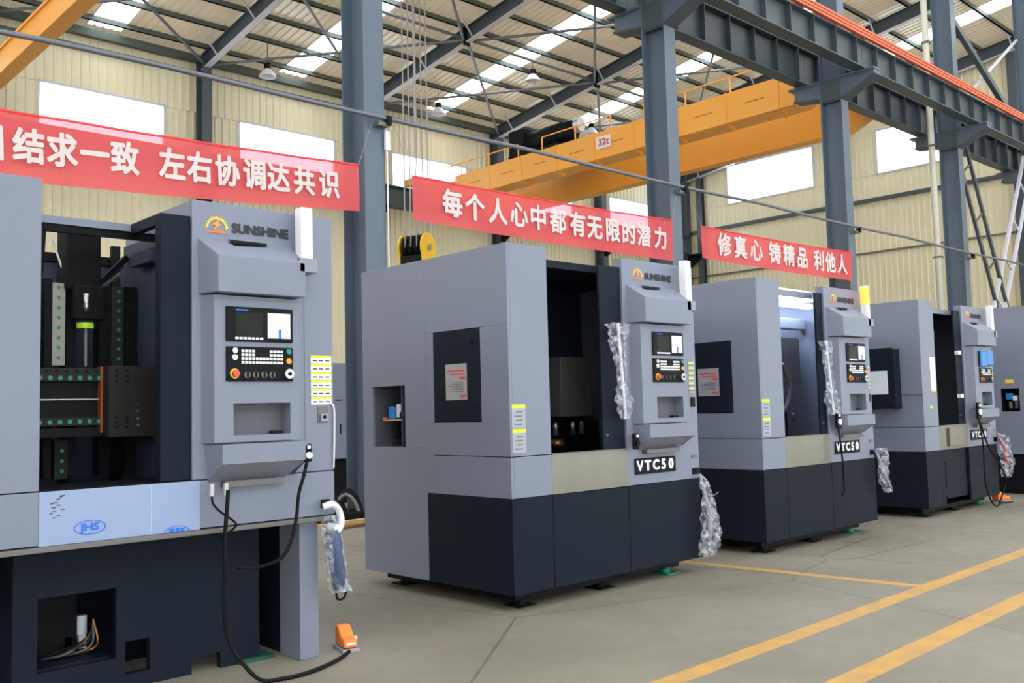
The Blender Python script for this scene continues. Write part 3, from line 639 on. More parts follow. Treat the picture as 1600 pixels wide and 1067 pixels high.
YF = 5.346
def vtc(label, x0, variant):
    W, P, C, D, DB = 2.42, .445, 1.385, 1.98, 1.04
    t = thing('machining_centre', label, 'machine', (x0, YF, 0), 'vertical machining centres in a row')
    e = .012
    # left enclosure: side skin with openings, and the front post
    m = MB(); sx = .03
    nz0, nz1, ny0, ny1 = 1.24, 1.78, 1.34, 1.83       # service niche
    dz0, dz1, dy0, dy1 = 1.45, 2.21, .33, .93         # electrical door
    zt = 2.85
    m.box(0, sx, 0, DB, 1.183, dz0).box(0, sx, 0, dy0, dz0, dz1).box(0, sx, dy1, DB, dz0, dz1).box(0, sx, 0, DB, dz1, zt)
    m.box(0, sx, DB, D, .13, nz0).box(0, sx, DB, ny0, nz0, nz1).box(0, sx, ny1, D, nz0, nz1).box(0, sx, DB, D, nz1, zt)
    m.box(sx, P, 0, .03, 1.183, zt).box(P - .03, P, .03, .16, 1.183, zt)
    m.box(sx, W, D - .03, D, .13, zt)
    m.build('left_enclosure', G, t, .003)
    MB().box(0, sx, 0, DB - .1, .862, 1.177).box(sx, P, 0, .03, .862, 1.177).box(0, sx, DB - .1, DB, .862, 1.183).build('lower_band', G, t, .003)
    MB().box(sx, sx + .01, .03, DB, .87, 2.8).build('inner_liner', DKI, t)
    # niche with air unit
    nc = MB().box(.35, .36, ny0, ny1, nz0, nz1).box(sx, .35, ny0 - .005, ny0, nz0, nz1).box(sx, .35, ny1, ny1 + .005, nz0, nz1).box(sx, .35, ny0, ny1, nz1, nz1 + .005).box(sx, .35, ny0, ny1, nz0 - .005, nz0)
    nc = nc.build('service_niche', RB, t)
    MB().box(.12, .24, ny0 + .22, ny0 + .29, 1.5, 1.62).build('white_regulator_body', WH, nc, .005)
    MB().box(.10, .22, ny0 + .29, ny0 + .38, 1.49, 1.6).build('blue_regulator_body', CYN, nc, .005)
    MB().cyl((.09, ny0 + .17, 1.52), (.14, ny0 + .17, 1.52), .035).build('pressure_gauge', BK, nc)
    MB().box(.08, .26, ny0 + .08, ny0 + .44, 1.47, 1.485).build('mounting_rail', WOOD, nc)
    for k, dy in enumerate((.18, .33)): MB().tube([(.17, ny0 + dy, 1.47), (.17, ny0 + dy, 1.42), (.17, ny0 + dy, 1.34), (.17, ny0 + dy, 1.31)], [.03, .04, .04, .02], 16).build('filter_bowl', BKM, nc, 0, True)
    MB().cyl((.08, ny0 + .40, 1.485), (.08, ny0 + .40, 1.505), .02).build('red_valve', RED, nc)
    # electrical door
    if variant == 4:
        d = MB().box(-.17, .0, dy0 - .05, dy1 + .1, dz0 - .02, dz1 + .02).build('electrical_door', DK, t, .008)
        MB().box(-.176, -.17, .38, .86, 1.62, 1.93).build('white_notice', PAPER, d)
        MB().box(-.185, .01, dy0 - .055, dy0 - .03, dz1 - .0, dz1 + .035).build('door_top_lip', LIP, d)
    else:
        d = MB().box(-.006, sx, dy0 + .006, dy1 - .006, dz0 + .006, dz1 - .006).build('electrical_door', DK, t, .006)
        q = MB().box(-.012, -.006, .49, .755, 1.635, 1.93).build('notice_plate', mat('aluminium_notice', (.42, .42, .46), .4, .3), d)
        m = MB(); m.box(-.0135, -.012, .52, .73, 1.865, 1.88).box(-.0135, -.012, .52, .70, 1.84, 1.85).box(-.0135, -.012, .50, .58, 1.655, 1.675).box(-.0135, -.012, .50, .58, 1.80, 1.825)
        m.build('red_print', RED, q); m = MB()
        for k in range(6): m.box(-.0135, -.012, .53, .73 - .03 * (k % 3), 1.70 + .015 * k, 1.705 + .015 * k)
        m.build('dark_print', LIP, q)
        for zz in (dz0 + .12, dz1 - .12): MB().cyl((-.006, dy0 + .09, zz), (-.02, dy0 + .09, zz), .014, 12).build('door_lock', BK, d)
    # cabinet with console
    MB().box(C, W, 0, .03, .862, zt).box(C, C + .03, .03, .10, .862, zt).box(W - .03, W, .03, D, .13, zt).box(C + .03, W - .03, .08, .10, .862, zt).build('control_cabinet', G, t, .004)
    # sliding door return, charcoal
    dx = {2: 1.10, 3: 1.23, 4: 1.16}[variant]
    dr = MB().box(dx, C - .004, .02, .045, 1.185, 2.77).build('sliding_door', DK, t, .004)
    MB().box(dx + .02, dx + .04, -.0, .02, 1.3, 1.32).build('door_stop', LIP, dr)
    MB().box(P, C, .14, .17, 2.72, 2.78).build('header', G if variant != 2 else DK, t)
    # interior
    MB().box(.04, W - .03, 1.42, 1.45, .9, 2.78).box(.04, W - .03, .5, 1.42, .9, .93).build('inner_back', DKI, t)
    if variant == 2: MB().box(.04, W - .03, .17, 1.42, 2.76, 2.79).build('inner_roof', DKI, t)
    elif variant == 3: MB().box(.04, W - .03, .17, 1.42, 2.79, 2.81).build('inner_roof', WH, t)
    else: MB().box(.04, W - .03, .17, 1.42, 2.76, 2.79).build('inner_roof', DKI, t)
    cx, cz = {2: (1.37, 1.465), 3: (1.72, 1.78), 4: (1.6, 1.5)}[variant]
    sc = MB().box(cx, cx + .42, .76, 1.2, cz, cz + .56).build('spindle_cover', DSC, t, .01)
    MB().box(1.2, 2.1, .95, 1.35, .95, 1.42).box(.2, 1.1, .95, 1.35, .95, 1.05).build('tool_magazine', BKM, t, .01)
    for k, (xx, mm) in enumerate(((1.27, SILV), (1.5, SILV), (1.62, LIP), (1.9, LIP))):
        MB().tube([(xx, .75, 1.30), (xx, .75, 1.36), (xx, .75, 1.38), (xx, .75, 1.42)], [.03, .018, .028, .012], 14).build('tool_holder', mm, t, 0, True)
    MB().tube([(1.27, .74, 1.2), (1.27, .74, 1.23), (1.27, .74, 1.26)], [.06, .075, .045], 20).build('bronze_cap', BRZ, t, 0, True)
    if variant in (3, 4):
        MB().box(1.05, 2.35, .78, .92, 2.45, 2.58).box(1.45, 1.55, .8, .9, 2.58, 2.79).build('crossbeam', G2, t, .01)
        MB().tube(spline([(1.45, .6, 2.0), (1.6, .6, 1.75), (1.5, .6, 1.5), (1.3, .6, 1.42)]), .025, 8).build('coolant_hose', LIP, t)
    if variant == 3:
        for yy, zz in ((.62, 2.70), (1.2, 2.68)): MB().box(1.2, 2.25, yy, yy + .07, zz, zz + .05).build('work_lamp', LAMPW, t)
    if variant == 4:
        for zz in (1.95, 1.62): MB().box(1.15, 1.32, .66, .7, zz, zz + .12).build('white_bracket', WH, t)
        MB().box(.9, .94, .62, .66, 1.2, 2.5).build('guide_post', LIP, t)
        for zz in (2.15, 1.55): MB().box(1.14, 1.24, -.03, .02, zz, zz + .05).build('white_tape', WH, t)
    # tray front
    q = MB().box(P, C, .0, .03, .862, 1.178).build('tray_front', STEEL, t)
    MB().box(P, C, -.006, .06, 1.178, 1.186).build('tray_lip', LIP, q)
    # base skirt
    if variant != 4:
        for a, b in ((0, P), (P, C), (C, W)):
            MB().box(a + .003, b - .003, .0, .03, .13, .856).build('skirt_panel', DK, t, .003)
        MB().box(0, .03, .03, DB, .13, .856).build('side_skirt', DK, t, .003)
    else:
        MB().box(.003, P, .0, .03, .13, .856).box(P, .56, .0, .03, .13, .856).box(.68, C, 0.04, .07, .2, .856).box(.56, .68, .02, .03, .25, .35).box(.56, .68, .02, .03, .70, .856).box(.56, .68, .1, .12, .13, .85).build('front_casting', DK, t, .004)
        MB().box(C + .003, W - .003, .0, .03, .13, .856).build('skirt_panel', DK, t, .003)
        MB().box(0, .03, .03, DB, .13, .856).build('side_skirt', DK, t, .003)
        MB().box(.7, 1.3, -.03, .0, .90, 1.15).build('ribbed_guard', STEEL, t, .004)
        MB().box(-.01, 0, .0, .3, 1.60, 1.61).build('sill', LIP, t)
    MB().box(.16, W - .16, .16, D - .12, .05, .13).build('sump_base', BK, t)
    MB().box(.03, W - .03, .03, D - .03, .122, .13).build('belly_plate', BK, t)
    for xx in (.25, 1.2, 2.1):
        for yy in (.2, 1.7): MB().cyl((xx, yy, .012), (xx, yy, .06), .05, 16).box(xx - .09, xx + .09, yy - .09, yy + .09, 0, .012).build('levelling_foot', GRN if xx > 2 else BK, t)
    # console
    pod(t, 1.46, 2.155, 1.645, -.1, variant == 3, variant == 4)
    beacon(t, 2.13, 2.5, 2.88, variant == 3)
    logo(t, 1.60, 2.70)
    warn_strip(t, 2.30, 2.385, 1.66, 1.95, 6, paper=PAPER2)
    MB().box(2.32, 2.38, -.012, 0, 1.53, 1.62).build('interlock_switch', BK, t, .003)
    MB().box(2.30, 2.38, -.008, 0, 1.05, 1.08).build('latch_plate', LIP, t)
    MB().cyl((2.37, -.02, .93), (2.37, 0, .93), .03).box(2.3, 2.42, -.01, 0, .9, .96).build('hose_bracket', BK, t, .003)
    plate_text(t, 'VTC50', 1.47, 2.045, .95, 1.09)
    # warning stickers on the post
    if variant != 4:
        for zz in (1.385, 1.575):
            o = MB().box(.02, .165, -.003, 0, zz - .175, zz + .01).build('warning_label', PAPER2, t)
            MB().box(.02, .165, -.004, -.003, zz - .02, zz + .01).build('label_heading', YEL, o); m = MB()
            for k in range(4): m.box(.045 + .018 * (k % 2), .13, -.004, -.003, zz - .15 + k * .032, zz - .14 + k * .032)
            m.build('label_print', LIP, o)
    else:
        o = MB().box(.26, .42, -.003, 0, 1.66, 2.1).build('paper_checklist', PAPER, t); MB().box(.27, .41, -.004, -.003, 1.64, 1.66).build('checklist_clip', YEL, o)
        MB().box(.2, .27, -.003, 0, 1.42, 1.45).build('yellow_sticker', YEL, t)
    return t
vtc('grey and charcoal machining centre, whole front in view, nearest one reading VTC50', 4.985, 2)
vtc('grey machining centre with lit interior and glowing amber beacon', 8.50, 3)
vtc('grey machining centre with blue-covered screen and opened side door', 12.34, 4)

# ------------------------------------------------------------------ nearest machine, skirts off
def near_machine():
    X0 = 1.0; t = thing('machining_centre', 'nearest grey machine, cut by the left frame edge, blue film on its tray', 'machine', (X0, YF, 0), 'vertical machining centres in a row')
    W = 2.405; P = .605; C = 1.44; D = 1.98; zt = 2.845
    x = lambda v: v - X0; y = lambda v: v - YF
    MB().box(0, .03, 0, D, 1.183, zt).box(.03, P, 0, .03, 1.183, zt).box(P - .03, P, .03, .3, 1.183, zt).build('left_enclosure', G, t, .003)
    MB().box(0, .03, 0, D, .90, 1.177).box(.03, P, 0, .03, .90, 1.177).build('lower_band', G, t, .003)
    MB().box(C, W, 0, .03, 1.183, zt).box(C, C + .03, .03, 1.02, 1.183, zt).box(W - .03, W, .03, D, .9, zt).box(C + .03, W - .03, .9, .93, .9, zt - .05).build('control_cabinet', G, t, .004)
    MB().box(1.485, W, 0, .03, .90, 1.177).build('lower_band_right', G, t, .003)
    MB().box(2.19, 2.194, -.0015, 0, 1.3, 2.8).build('panel_seam', LIP, t)
    # charcoal sliding door return and header
    MB().box(1.255, C - .004, .015, .05, 1.185, 2.745).box(1.255, 1.285, .05, .09, 1.185, 2.745).box(1.255, 1.30, .09, .455, 2.68, 2.745).build('sliding_door', DK, t, .004)
    MB().box(C - .012, C - .003, .055, 1.02, 1.0, 2.70).build('inner_liner', mat('slate_liner', (.042, .052, .080), .45, spec=.2), t)
    MB().box(P, C - .02, .456, .49, 2.70, 2.745).build('header', G, t); MB().box(P - .1, C - .02, .47, .50, 2.655, 2.70).build('header_inner', BKM, t)
    MB().box(1.36, 1.425, .42, .72, 2.52, 2.61).build('door_drive_box', DKI, t, .005)
    # tray with film
    q = MB().box(P, 1.485, -.003, .03, .895, 1.178).build('tray_front', FILM, t)
    q['label'] = 'stainless tray front covered in pale blue protective film'
    MB().box(P, 1.485, .0, .5, 1.178, 1.184).build('tray_top', BKM, q)
    m = MB(); m.tube([(.082 * math.cos(a), 0, .036 * math.sin(a)) for a in [k * math.pi / 20 for k in range(41)]], .0028, 4, False); m.build('film_oval', BLU, q, loc=(.862, -.004, .972))
    text('film_print', 'JHS', .056, BLU, q, (.862, -.005, .972), (math.pi / 2, 0, 0), 1.2, .002, .0006)
    m = MB(); m.tube([(.072 * math.cos(a), 0, .034 * math.sin(a)) for a in [k * math.pi / 20 for k in range(21)]], .0028, 4, False); m.build('film_oval', BLU, q, loc=(1.345, -.004, .895))
    m = MB().box(-.045, -.015, 0, .001, 0, .022).box(-.008, .015, 0, .001, 0, .024).box(.022, .045, 0, .001, 0, .02); m.build('cut_film_print', BLU, q, loc=(1.345, -.005, .895))
    MB().box(1.195, 1.2, -.0045, -.003, .91, 1.17).build('film_fold_line', mat('pale_blue_fold', (.36, .52, .85), .4), q)
    m = MB(); rnd = random.Random(3)
    for k in range(12):
        a, b = .655 + rnd.random() * .07, 1.03 + k * .0105 + rnd.random() * .01; m.box(a, a + .012 + rnd.random() * .01, -.0045, -.003, b, b + .005)
    m.build('pen_marks', INK, q)
    MB().box(0, W, -.03, .03, .865, .893).box(0, .03, .03, D, .865, .893).build('ledge', LIP, t, .004)
    # logo, console
    logo(t, x(2.595), 2.685, s=1.0)
    pod(t, 1.495, 2.10, 1.60, -.1)
    beacon(t, 2.095, 2.53, 2.86)
    warn_strip(t, 2.235, 2.39, 1.61, 1.93, 6)
    q = MB().box(2.285, 2.36, -.004, 0, 1.49, 1.6).build('interlock_recess', LIP, t); MB().box(2.30, 2.35, -.02, -.004, 1.5, 1.55).build('interlock_body', G2, q, .003); MB().cyl((2.325, -.02, 1.53), (2.325, -.024, 1.53), .012, 12).build('interlock_button', BK, q)
    MB().tube(spline([(2.375, -.01, 1.62), (2.40, -.015, 1.58), (2.40, -.015, 1.4), (2.395, -.01, 1.2)]), .006, 6).build('white_cable', WH, t)
    for xx in (2.51, 2.6):
        MB().cyl((x(xx), -.1, 1.09), (x(xx), -.1, 1.16), .018, 14).build('cable_gland', SILV, t)
    MB().box(2.3, 2.36, -.02, 0, .945, 1.0).build('hook_bracket', BKM, t, .004)
    # interior
    MB().box(.04, W - .03, 1.62, 1.65, .95, 2.66).build('inner_back', DKI, t)
    MB().box(.04, W - .03, 1.60, 1.63, 2.66, 2.72).build('rear_girt', BKM, t)
    for a in (.72, 1.2, 1.55): MB().box(a, a + .06, 1.56, 1.6, .95, 2.8).build('rear_stud', G2 if a < 1 else BKM, t)
    def railcol(x0_, x1_, yy, z0_, z1_, m_, nm):
        o = MB().box(x0_, x1_, yy, yy + .12, z0_, z1_).build(nm, m_, t, .004); k = z0_ + .05
        while k < z1_ - .03:
            MB().cyl((x0_ + .045, yy - .003, k), (x0_ + .045, yy, k), .0115, 10).build('bolt_hole', GRN, o); k += .062
        return o
    railcol(.905, .99, .804, 1.885, 2.40, mat('pale_rail_face', (.30, .29, .25), .4, .3), 'linear_guide')
    railcol(1.27, 1.35, .804, 1.885, 2.40, BRN, 'linear_guide')
    railcol(.93, 1.01, .804, 1.19, 1.43, BRN, 'linear_guide')
    MB().box(.86, .905, .78, .93, 1.2, 2.42).box(1.0, 1.06, .82, .93, 1.2, 2.38).box(1.2, 1.27, .82, .93, 1.2, 2.4).box(1.35, 1.42, .78, .95, 1.2, 2.4).build('column_casting', BKM, t)
    MB().box(.98, 1.185, .75, .95, 2.36, 2.80).build('spindle_motor', BKM, t, .01)
    MB().box(1.01, 1.2, .72, .78, 2.17, 2.385).build('coupling_box', BK, t, .012)
    MB().tube([(1.08, .71, 2.22), (1.08, .71, 2.25), (1.08, .71, 2.27), (1.08, .71, 2.33)], [.012, .02, .016, .02], 14).build('coupling', SILV, t, 0, True)
    MB().cyl((1.085, .74, 2.115), (1.085, .74, 2.15), .05, 24).build('lime_ring', LIME, t)
    MB().cyl((1.088, .74, 1.88), (1.088, .74, 2.115), .013, 12).build('ball_screw', STEEL, t)
    for s in ((.86, 2.42, .90, 2.8), (1.22, 2.42, 1.42, 2.62)):
        MB().beam((s[0], .9, s[1]), (s[2], .95, s[3]), .03, .035).build('inner_strut', BKM, t)
    MB().beam((.93, .88, 2.68), (.985, .86, 2.5), .01, .012).build('bright_hose', SILV, t)
    MB().beam((1.2, .86, 2.38), (1.36, .9, 2.5), .012, .015).build('bright_hose', SILV, t)
    # crosshead
    cb = MB().box(.2, 1.125, .554, .68, 1.78, 1.86).box(.2, 1.125, .554, .68, 1.515, 1.565).build('crossbeam', BRN, t, .004)
    for k in range(7):
        MB().cyl((.77 + .056 * k, .551, 1.80), (.77 + .056 * k, .554, 1.80), .014, 10).build('green_plug', GRN, cb)
        MB().cyl((.77 + .056 * k, .551, 1.54), (.77 + .056 * k, .554, 1.54), .014, 10).build('green_plug', GRN, cb)
        MB().cyl((.75 + .056 * k, .551, 1.84), (.75 + .056 * k, .554, 1.84), .011, 10).build('bolt_head', BK, cb)
    MB().box(.2, 1.12, .60, .7, 1.565, 1.78).box(.2, 1.125, .56, .68, 1.45, 1.505).build('slide_recess', BK, t)
    MB().cyl((.2, .58, 1.672), (1.12, .58, 1.672), .007, 10).build('cross_screw', SILV, t)
    MB().box(1.112, 1.125, .545, .60, 1.47, 1.87).build('orange_wiper', mat('rust_wiper', (.35, .08, .03), .5), t)
    sb = MB().box(1.126, 1.44, .454, .75, 1.44, 1.87).build('saddle_box', BRN, t, .006)
    for a, b in ((1.17, 1.84), (1.17, 1.81), (1.17, 1.78), (1.235, 1.84), (1.235, 1.81), (1.235, 1.78), (1.17, 1.56), (1.17, 1.53), (1.17, 1.5), (1.235, 1.56), (1.235, 1.53), (1.235, 1.5)):
        MB().cyl((a, .451, b), (a, .454, b), .009, 10).build('bolt_head', BK, sb)
    for b in (1.64, 1.595, 1.55, 1.51): MB().cyl((1.30, .449, b), (1.30, .454, b), .008, 10).build('bright_bolt', SILV, sb)
    MB().box(.04, C, .5, 1.6, .95, .98).build('inner_floor', BKM, t)
    # base casting with openings
    m = MB(); bx0, bx1, by = .56, 2.01, .275
    def wall(segs):
        for a in segs: m.box(*a)
    # openings: big (.675-1.11, .18-.58), small (1.16-1.305, .085-.265), slot (1.56-1.745, 0-.10), slot2 (.78-.98,0-.08)
    xs = [bx0, .685, .78, .98, 1.11, 1.16, 1.305, 1.56, 1.745, bx1]
    def col_(a, b, holes):
        z = .0; 
        for h0, h1 in holes:
            if h0 > z: m.box(a, b, by, by + .05, z, h0)
            z = h1
        m.box(a, b, by, by + .05, z, .865)
    col_(xs[0], xs[1], []); col_(xs[1], xs[2], [(.18, .58)]); col_(xs[2], xs[3], [(0, .075), (.18, .58)]); col_(xs[3], xs[4], [(.18, .58)]); col_(xs[4], xs[5], [])
    col_(xs[5], xs[6], [(.08, .265)]); col_(xs[6], xs[7], []); col_(xs[7], xs[8], [(0, .1)]); col_(xs[8], xs[9], [])
    m.box(bx0, bx0 + .05, by + .05, 1.3, 0, .865).box(bx1 - .05, bx1, by + .05, 1.3, 0, .865).box(bx0, bx1, .9, .95, 0, .865)
    m.build('base_casting', DK, t)
    MB().box(.2, 1.0, .6, .9, .0, .86).box(0, 2.3, 1.3, 1.9, .1, .86).box(0.05, .5, .5, .6, 0.02, .86).build('sump_tank', BKM, t)
    # lubrication filters inside the big opening
    for a, b in ((.955, .016), (1.035, .03)): MB().cyl((a, .62, .28), (a, .62, .39), b, 16).box(a - .02, a + .02, .6, .64, .2, .28).build('oil_filter', WH if b > .02 else CREAM, t)
    for k in range(5):
        rnd = random.Random(k); MB().tube(spline([(.72 + .06 * k, .5, .2), (.82 + .05 * k, .42, .22 + .03 * rnd.random()), (.95 + .03 * k, .45, .26), (1.06, .5, .3 + .02 * k)]), .007, 6).build('oil_line', [BKM, LIP, BRN, LIP, BRZ][k], t)
    MB().box(.7, 1.1, .33, .7, .17, .19).build('shelf_plate', DK, t)
    # grey support leg, pipe, pads
    MB().box(2.17, 2.305, .045, .30, 0, .865).build('support_leg', G, t, .004)
    MB().box(2.2, 2.28, .30, 1.2, .0, .865).build('rear_web', DK, t)
    MB().cyl((2.065, .42, .02), (2.065, .42, .87), .012, 10).build('drain_pipe', CREAM, t)
    o = MB().box(1.86, 2.1, .24, .4, 0.0, .025).build('levelling_pad', mat('green_pad', (.01, .09, .06), .5), t)
near_machine()

# machine at far right, only its flank shows
t = thing('machining_centre', 'grey machine at the right edge showing only its flank with a service niche', 'machine', (16.2, 5.0, 0), 'vertical machining centres in a row')
m = MB(); a0, a1, c0, c1 = .485, .765, 1.31, 1.68
m.box(0, .03, 0, a0, .63, 2.985).box(0, .03, a1, 1.9, .63, 2.985).box(0, .03, a0, a1, .63, c0).box(0, .03, a0, a1, c1, 2.985).box(.03, 2.3, 0, .03, .63, 2.985).box(.03, 2.3, 1.87, 1.9, .63, 2.985).box(2.27, 2.3, .03, 1.87, .63, 2.985).box(.03, 2.27, .03, 1.87, .63, .66)
m.build('enclosure', G, t, .003)
nc = MB().box(.25, .26, a0, a1, c0, c1).box(.03, .25, a0 - .004, a0, c0, c1).box(.03, .25, a1, a1 + .004, c0, c1).box(.03, .25, a0, a1, c1, c1 + .004).box(.03, .25, a0, a1, c0 - .004, c0).build('service_niche', DK, t)
MB().box(.06, .16, a0 + .12, a0 + .22, 1.5, 1.6).build('blue_regulator_body', CYN, nc, .004)
MB().box(.06, .16, a0 + .05, a0 + .12, 1.48, 1.56).build('white_regulator_body', WH, nc, .004)
for dy in (.08, .17): MB().cyl((.1, a0 + dy, 1.36), (.1, a0 + dy, 1.47), .03, 14).build('filter_bowl', LIP, nc)
MB().box(-.003, 0, a0 + .07, a0 + .2, 1.76, 1.82).build('warning_label', ORY, t)
MB().box(-.002, 0, .0, 1.9, 1.82 + .05, 1.874).build('panel_seam', LIP, t)
MB().box(.08, 2.2, .08, 1.85, 0, .63).build('base_casting', BKM, t)
# grey cabinet behind the row
t = thing('machine_enclosure', 'grey cabinet on a black base seen through the gap behind the nearest machine', 'machine', (7.3, 14.0, 0))
MB().box(0, 2.2, 0, 1.6, .77, 2.42).build('enclosure', G, t, .01)
MB().box(1.66, 1.80, -.004, 0, 1.77, 1.79).box(1.74, 1.77, -.004, 0, 1.2, 1.36).build('door_handle', BK, t)
MB().box(0, 2.2, -.003, 0, 1.58, 1.584).build('panel_seam', LIP, t)
MB().box(.05, 2.15, .1, 1.5, 0, .77).build('base', BKM, t)

# ------------------------------------------------------------------ things hanging from machines
def crumple(name, pts, rad, seed, m=WRAP, parent=None, n=20, sub=7, amp=.28, flat=.6):
    rnd = random.Random(seed); P = spline(pts, sub); R = []
    for i in range(len(P)):
        u = i / (len(P) - 1) * (len(rad) - 1); k = min(int(u), len(rad) - 2); R.append(rad[k] + (rad[k + 1] - rad[k]) * (u - k))
    mb = MB(); vs = []; ph = [rnd.random() * 6 for _ in range(6)]
    for i, p in enumerate(P):
        for k in range(n):
            a = 2 * math.pi * k / n; f = 1 + amp * (.5 * math.sin(a * 3 + ph[0] + i * .5) + .4 * math.sin(a * 5 + ph[1] - i * .9) + .5 * (rnd.random() - .5))
            vs.append((p.x + math.cos(a) * R[i] * f, p.y + math.sin(a) * R[i] * f * flat, p.z + .012 * (rnd.random() - .5)))
    fs = [(i * n + k, i * n + (k + 1) % n, (i + 1) * n + (k + 1) % n, (i + 1) * n + k) for i in range(len(P) - 1) for k in range(n)]
    mb.add(vs, fs); return mb.build(name, m, parent)
t = thing('coolant_gun', 'bubble-wrapped coolant gun hanging from the corner hook of the nearest machine', 'coolant gun', (3.33, 5.27, .4), 'wrapped coolant guns hung on the machines')
MB().tube(spline([(-.06, .0, .56), (0, -.02, .57), (.06, 0, .52), (.075, 0, .44), (.03, 0, .38)]), .022, 10).build('hose_loop', WH, t, 0, True)
MB().tube([(.0, 0, .40), (.01, 0, .36), (.05, 0, .1), (.06, 0, .03)], [.04, .052, .048, .04], 16).build('gun_body', mat('slate_blue_plastic', (.05, .075, .17), .4), t, 0, True)
MB().tube(spline([(.03, 0, .04), (.04, 0, -.03), (.09, 0, -.03), (.11, 0, .03)]), .008, 6).build('trigger_loop', BK, t)
crumple('bubble_wrap', [(.0, 0, .5), (.0, 0, .4), (.03, 0, .2), (.07, 0, .01)], [.05, .075, .068, .075], 5, parent=t, amp=.16)
MB().beam((0, 0, .44), (.01, 0, .42), .12, .04).build('tape_band', WH, t)
def bag(label, loc, pts, rad, seed, red=False):
    t = thing('coolant_gun', label, 'coolant gun', loc, 'wrapped coolant guns hung on the machines')
    crumple('plastic_bag', pts, rad, seed, parent=t, amp=.35)
    q = Vector(pts[len(pts) // 2]); a = Vector(pts[0]); b = Vector(pts[-1])
    MB().tube([a, a + (q - a) * .6, q, b + (q - b) * .35], [.012, .02, .03, .022], 10).build('gun_body', G2 if not red else RED, t, 0, True)
    return t
t = bag('coolant gun in crumpled plastic at the right corner of the nearest VTC50 machine', (7.38, 5.25, .1), [(-.02, .06, .80), (-.03, 0, .70), (-.01, 0, .62), (.03, 0, .42), (.02, 0, .22), (-.02, 0, .06)], [.015, .06, .05, .1, .12, .10], 11)
crumple('bag_flap', [(-.01, 0, .62), (.08, 0, .6), (.18, 0, .62)], [.05, .035, .005], 8, parent=t, n=10, sub=4)
bag('coolant gun in a smooth plastic sleeve at the right corner of the amber-beacon machine', (10.93, 5.25, .45), [(-.06, .06, .5), (-.02, 0, .52), (.02, 0, .44), (-.01, 0, .3), (.03, 0, .12), (.10, 0, .0)], [.04, .08, .09, .08, .085, .06], 21)
bag('coolant gun in loose plastic at the right corner of the farthest full machine', (14.80, 5.25, .3), [(-.12, .06, .72), (-.06, 0, .66), (.0, 0, .5), (.05, 0, .3), (.0, 0, .08)], [.03, .1, .12, .13, .10], 31, True)
def door_wrap(label, loc, pts, rad, seed):
    t = thing('wrapped_door_handle', label, 'door handle', loc, 'film-wrapped door handles')
    MB().tube([pts[0], pts[-1]], .014, 10).build('handle_bar', WH, t)
    MB().box(pts[0][0] - .02, pts[0][0] + .02, 0, .075, pts[0][2] - .1, pts[0][2] - .06).box(pts[-1][0] - .02, pts[-1][0] + .02, 0, .075, pts[-1][2] + .06, pts[-1][2] + .1).build('handle_mount', LIP, t)
    crumple('film_wrap', pts, rad, seed, parent=t, amp=.45); return t
door_wrap('door handle wrapped in crumpled film on the VTC50 machine in full view', (6.25, 5.28, 1.44), [(-.03, 0, .82), (-.04, 0, .7), (-.01, 0, .5), (.0, 0, .3), (.01, 0, .16), (.03, 0, .0)], [.11, .09, .06, .045, .085, .05], 3)
door_wrap('door handle wrapped in film beside the lit interior', (9.80, 5.28, 1.4), [(-.03, 0, .82), (-.02, 0, .7), (.0, 0, .5), (.02, 0, .3), (.04, 0, .16), (.07, 0, .0)], [.09, .07, .055, .06, .1, .09], 14)
# pendants and cables
def pendant(label, loc, s, coil, drop, reach=0.):
    t = thing('hand_pendant', label, 'pendant', loc, 'small handwheel pendants on the consoles')
    MB().box(-.035 * s, .035 * s, -.03, .0, -.07 * s, .07 * s).build('housing', BK, t, .01)
    MB().cyl((0, -.03, -.015), (0, -.045, -.015), .026 * s, 18).build('handwheel', WH if coil else BK, t)
    MB().cyl((0, -.03, .045 * s), (0, -.04, .045 * s), .014 * s, 12).build('selector_knob', WH, t)
    if drop: MB().tube(spline(drop), .011, 8).build('cable', BK, t, 0, True)
    return t
pendant('small handwheel pendant at the lower right of the nearest console', (3.125, 5.225, 1.31), .8, True, [(.0, -.01, -.05), (-.02, -.01, -.13), (-.06, -.01, -.25), (-.08, -.01, -.4), (-.13, -.01, -.56), (-.2, .0, -.635), (-.32, .05, -.67), (-.42, .1, -.66)])
pendant('black handwheel pendant hung at the lower left of the console above the VTC50 plate', (6.40, 5.29, 1.245), 1.0, False, None)
pendant('handwheel pendant with a looped cord hanging over the plate of the amber-beacon machine', (9.93, 5.28, 1.33), 1.3, True, [(0, -.01, -.08), (.0, -.03, -.25), (.03, -.03, -.5), (.03, -.03, -.78), (-.02, -.03, -.83)])
pendant('handwheel pendant on the machine with the blue-covered screen', (13.78, 5.22, 1.36), 1.7, True, [(0, -.01, -.1), (.05, -.03, -.5), (.05, -.03, -1.0), (.3, -.03, -1.32), (.7, .0, -1.33), (1.1, .0, -1.345)])
o = MB().tube(spline([(13.8, 5.2, 1.2), (14.0, 5.2, .9), (14.4, 5.2, .6), (14.75, 5.25, .35), (14.72, 5.3, .12), (14.6, 5.3, .015), (14.85, 5.35, .012)]), .012, 8).build('power_cord', BK)
tag(o, 'black cord looping from the farthest console down to the floor', 'cord')
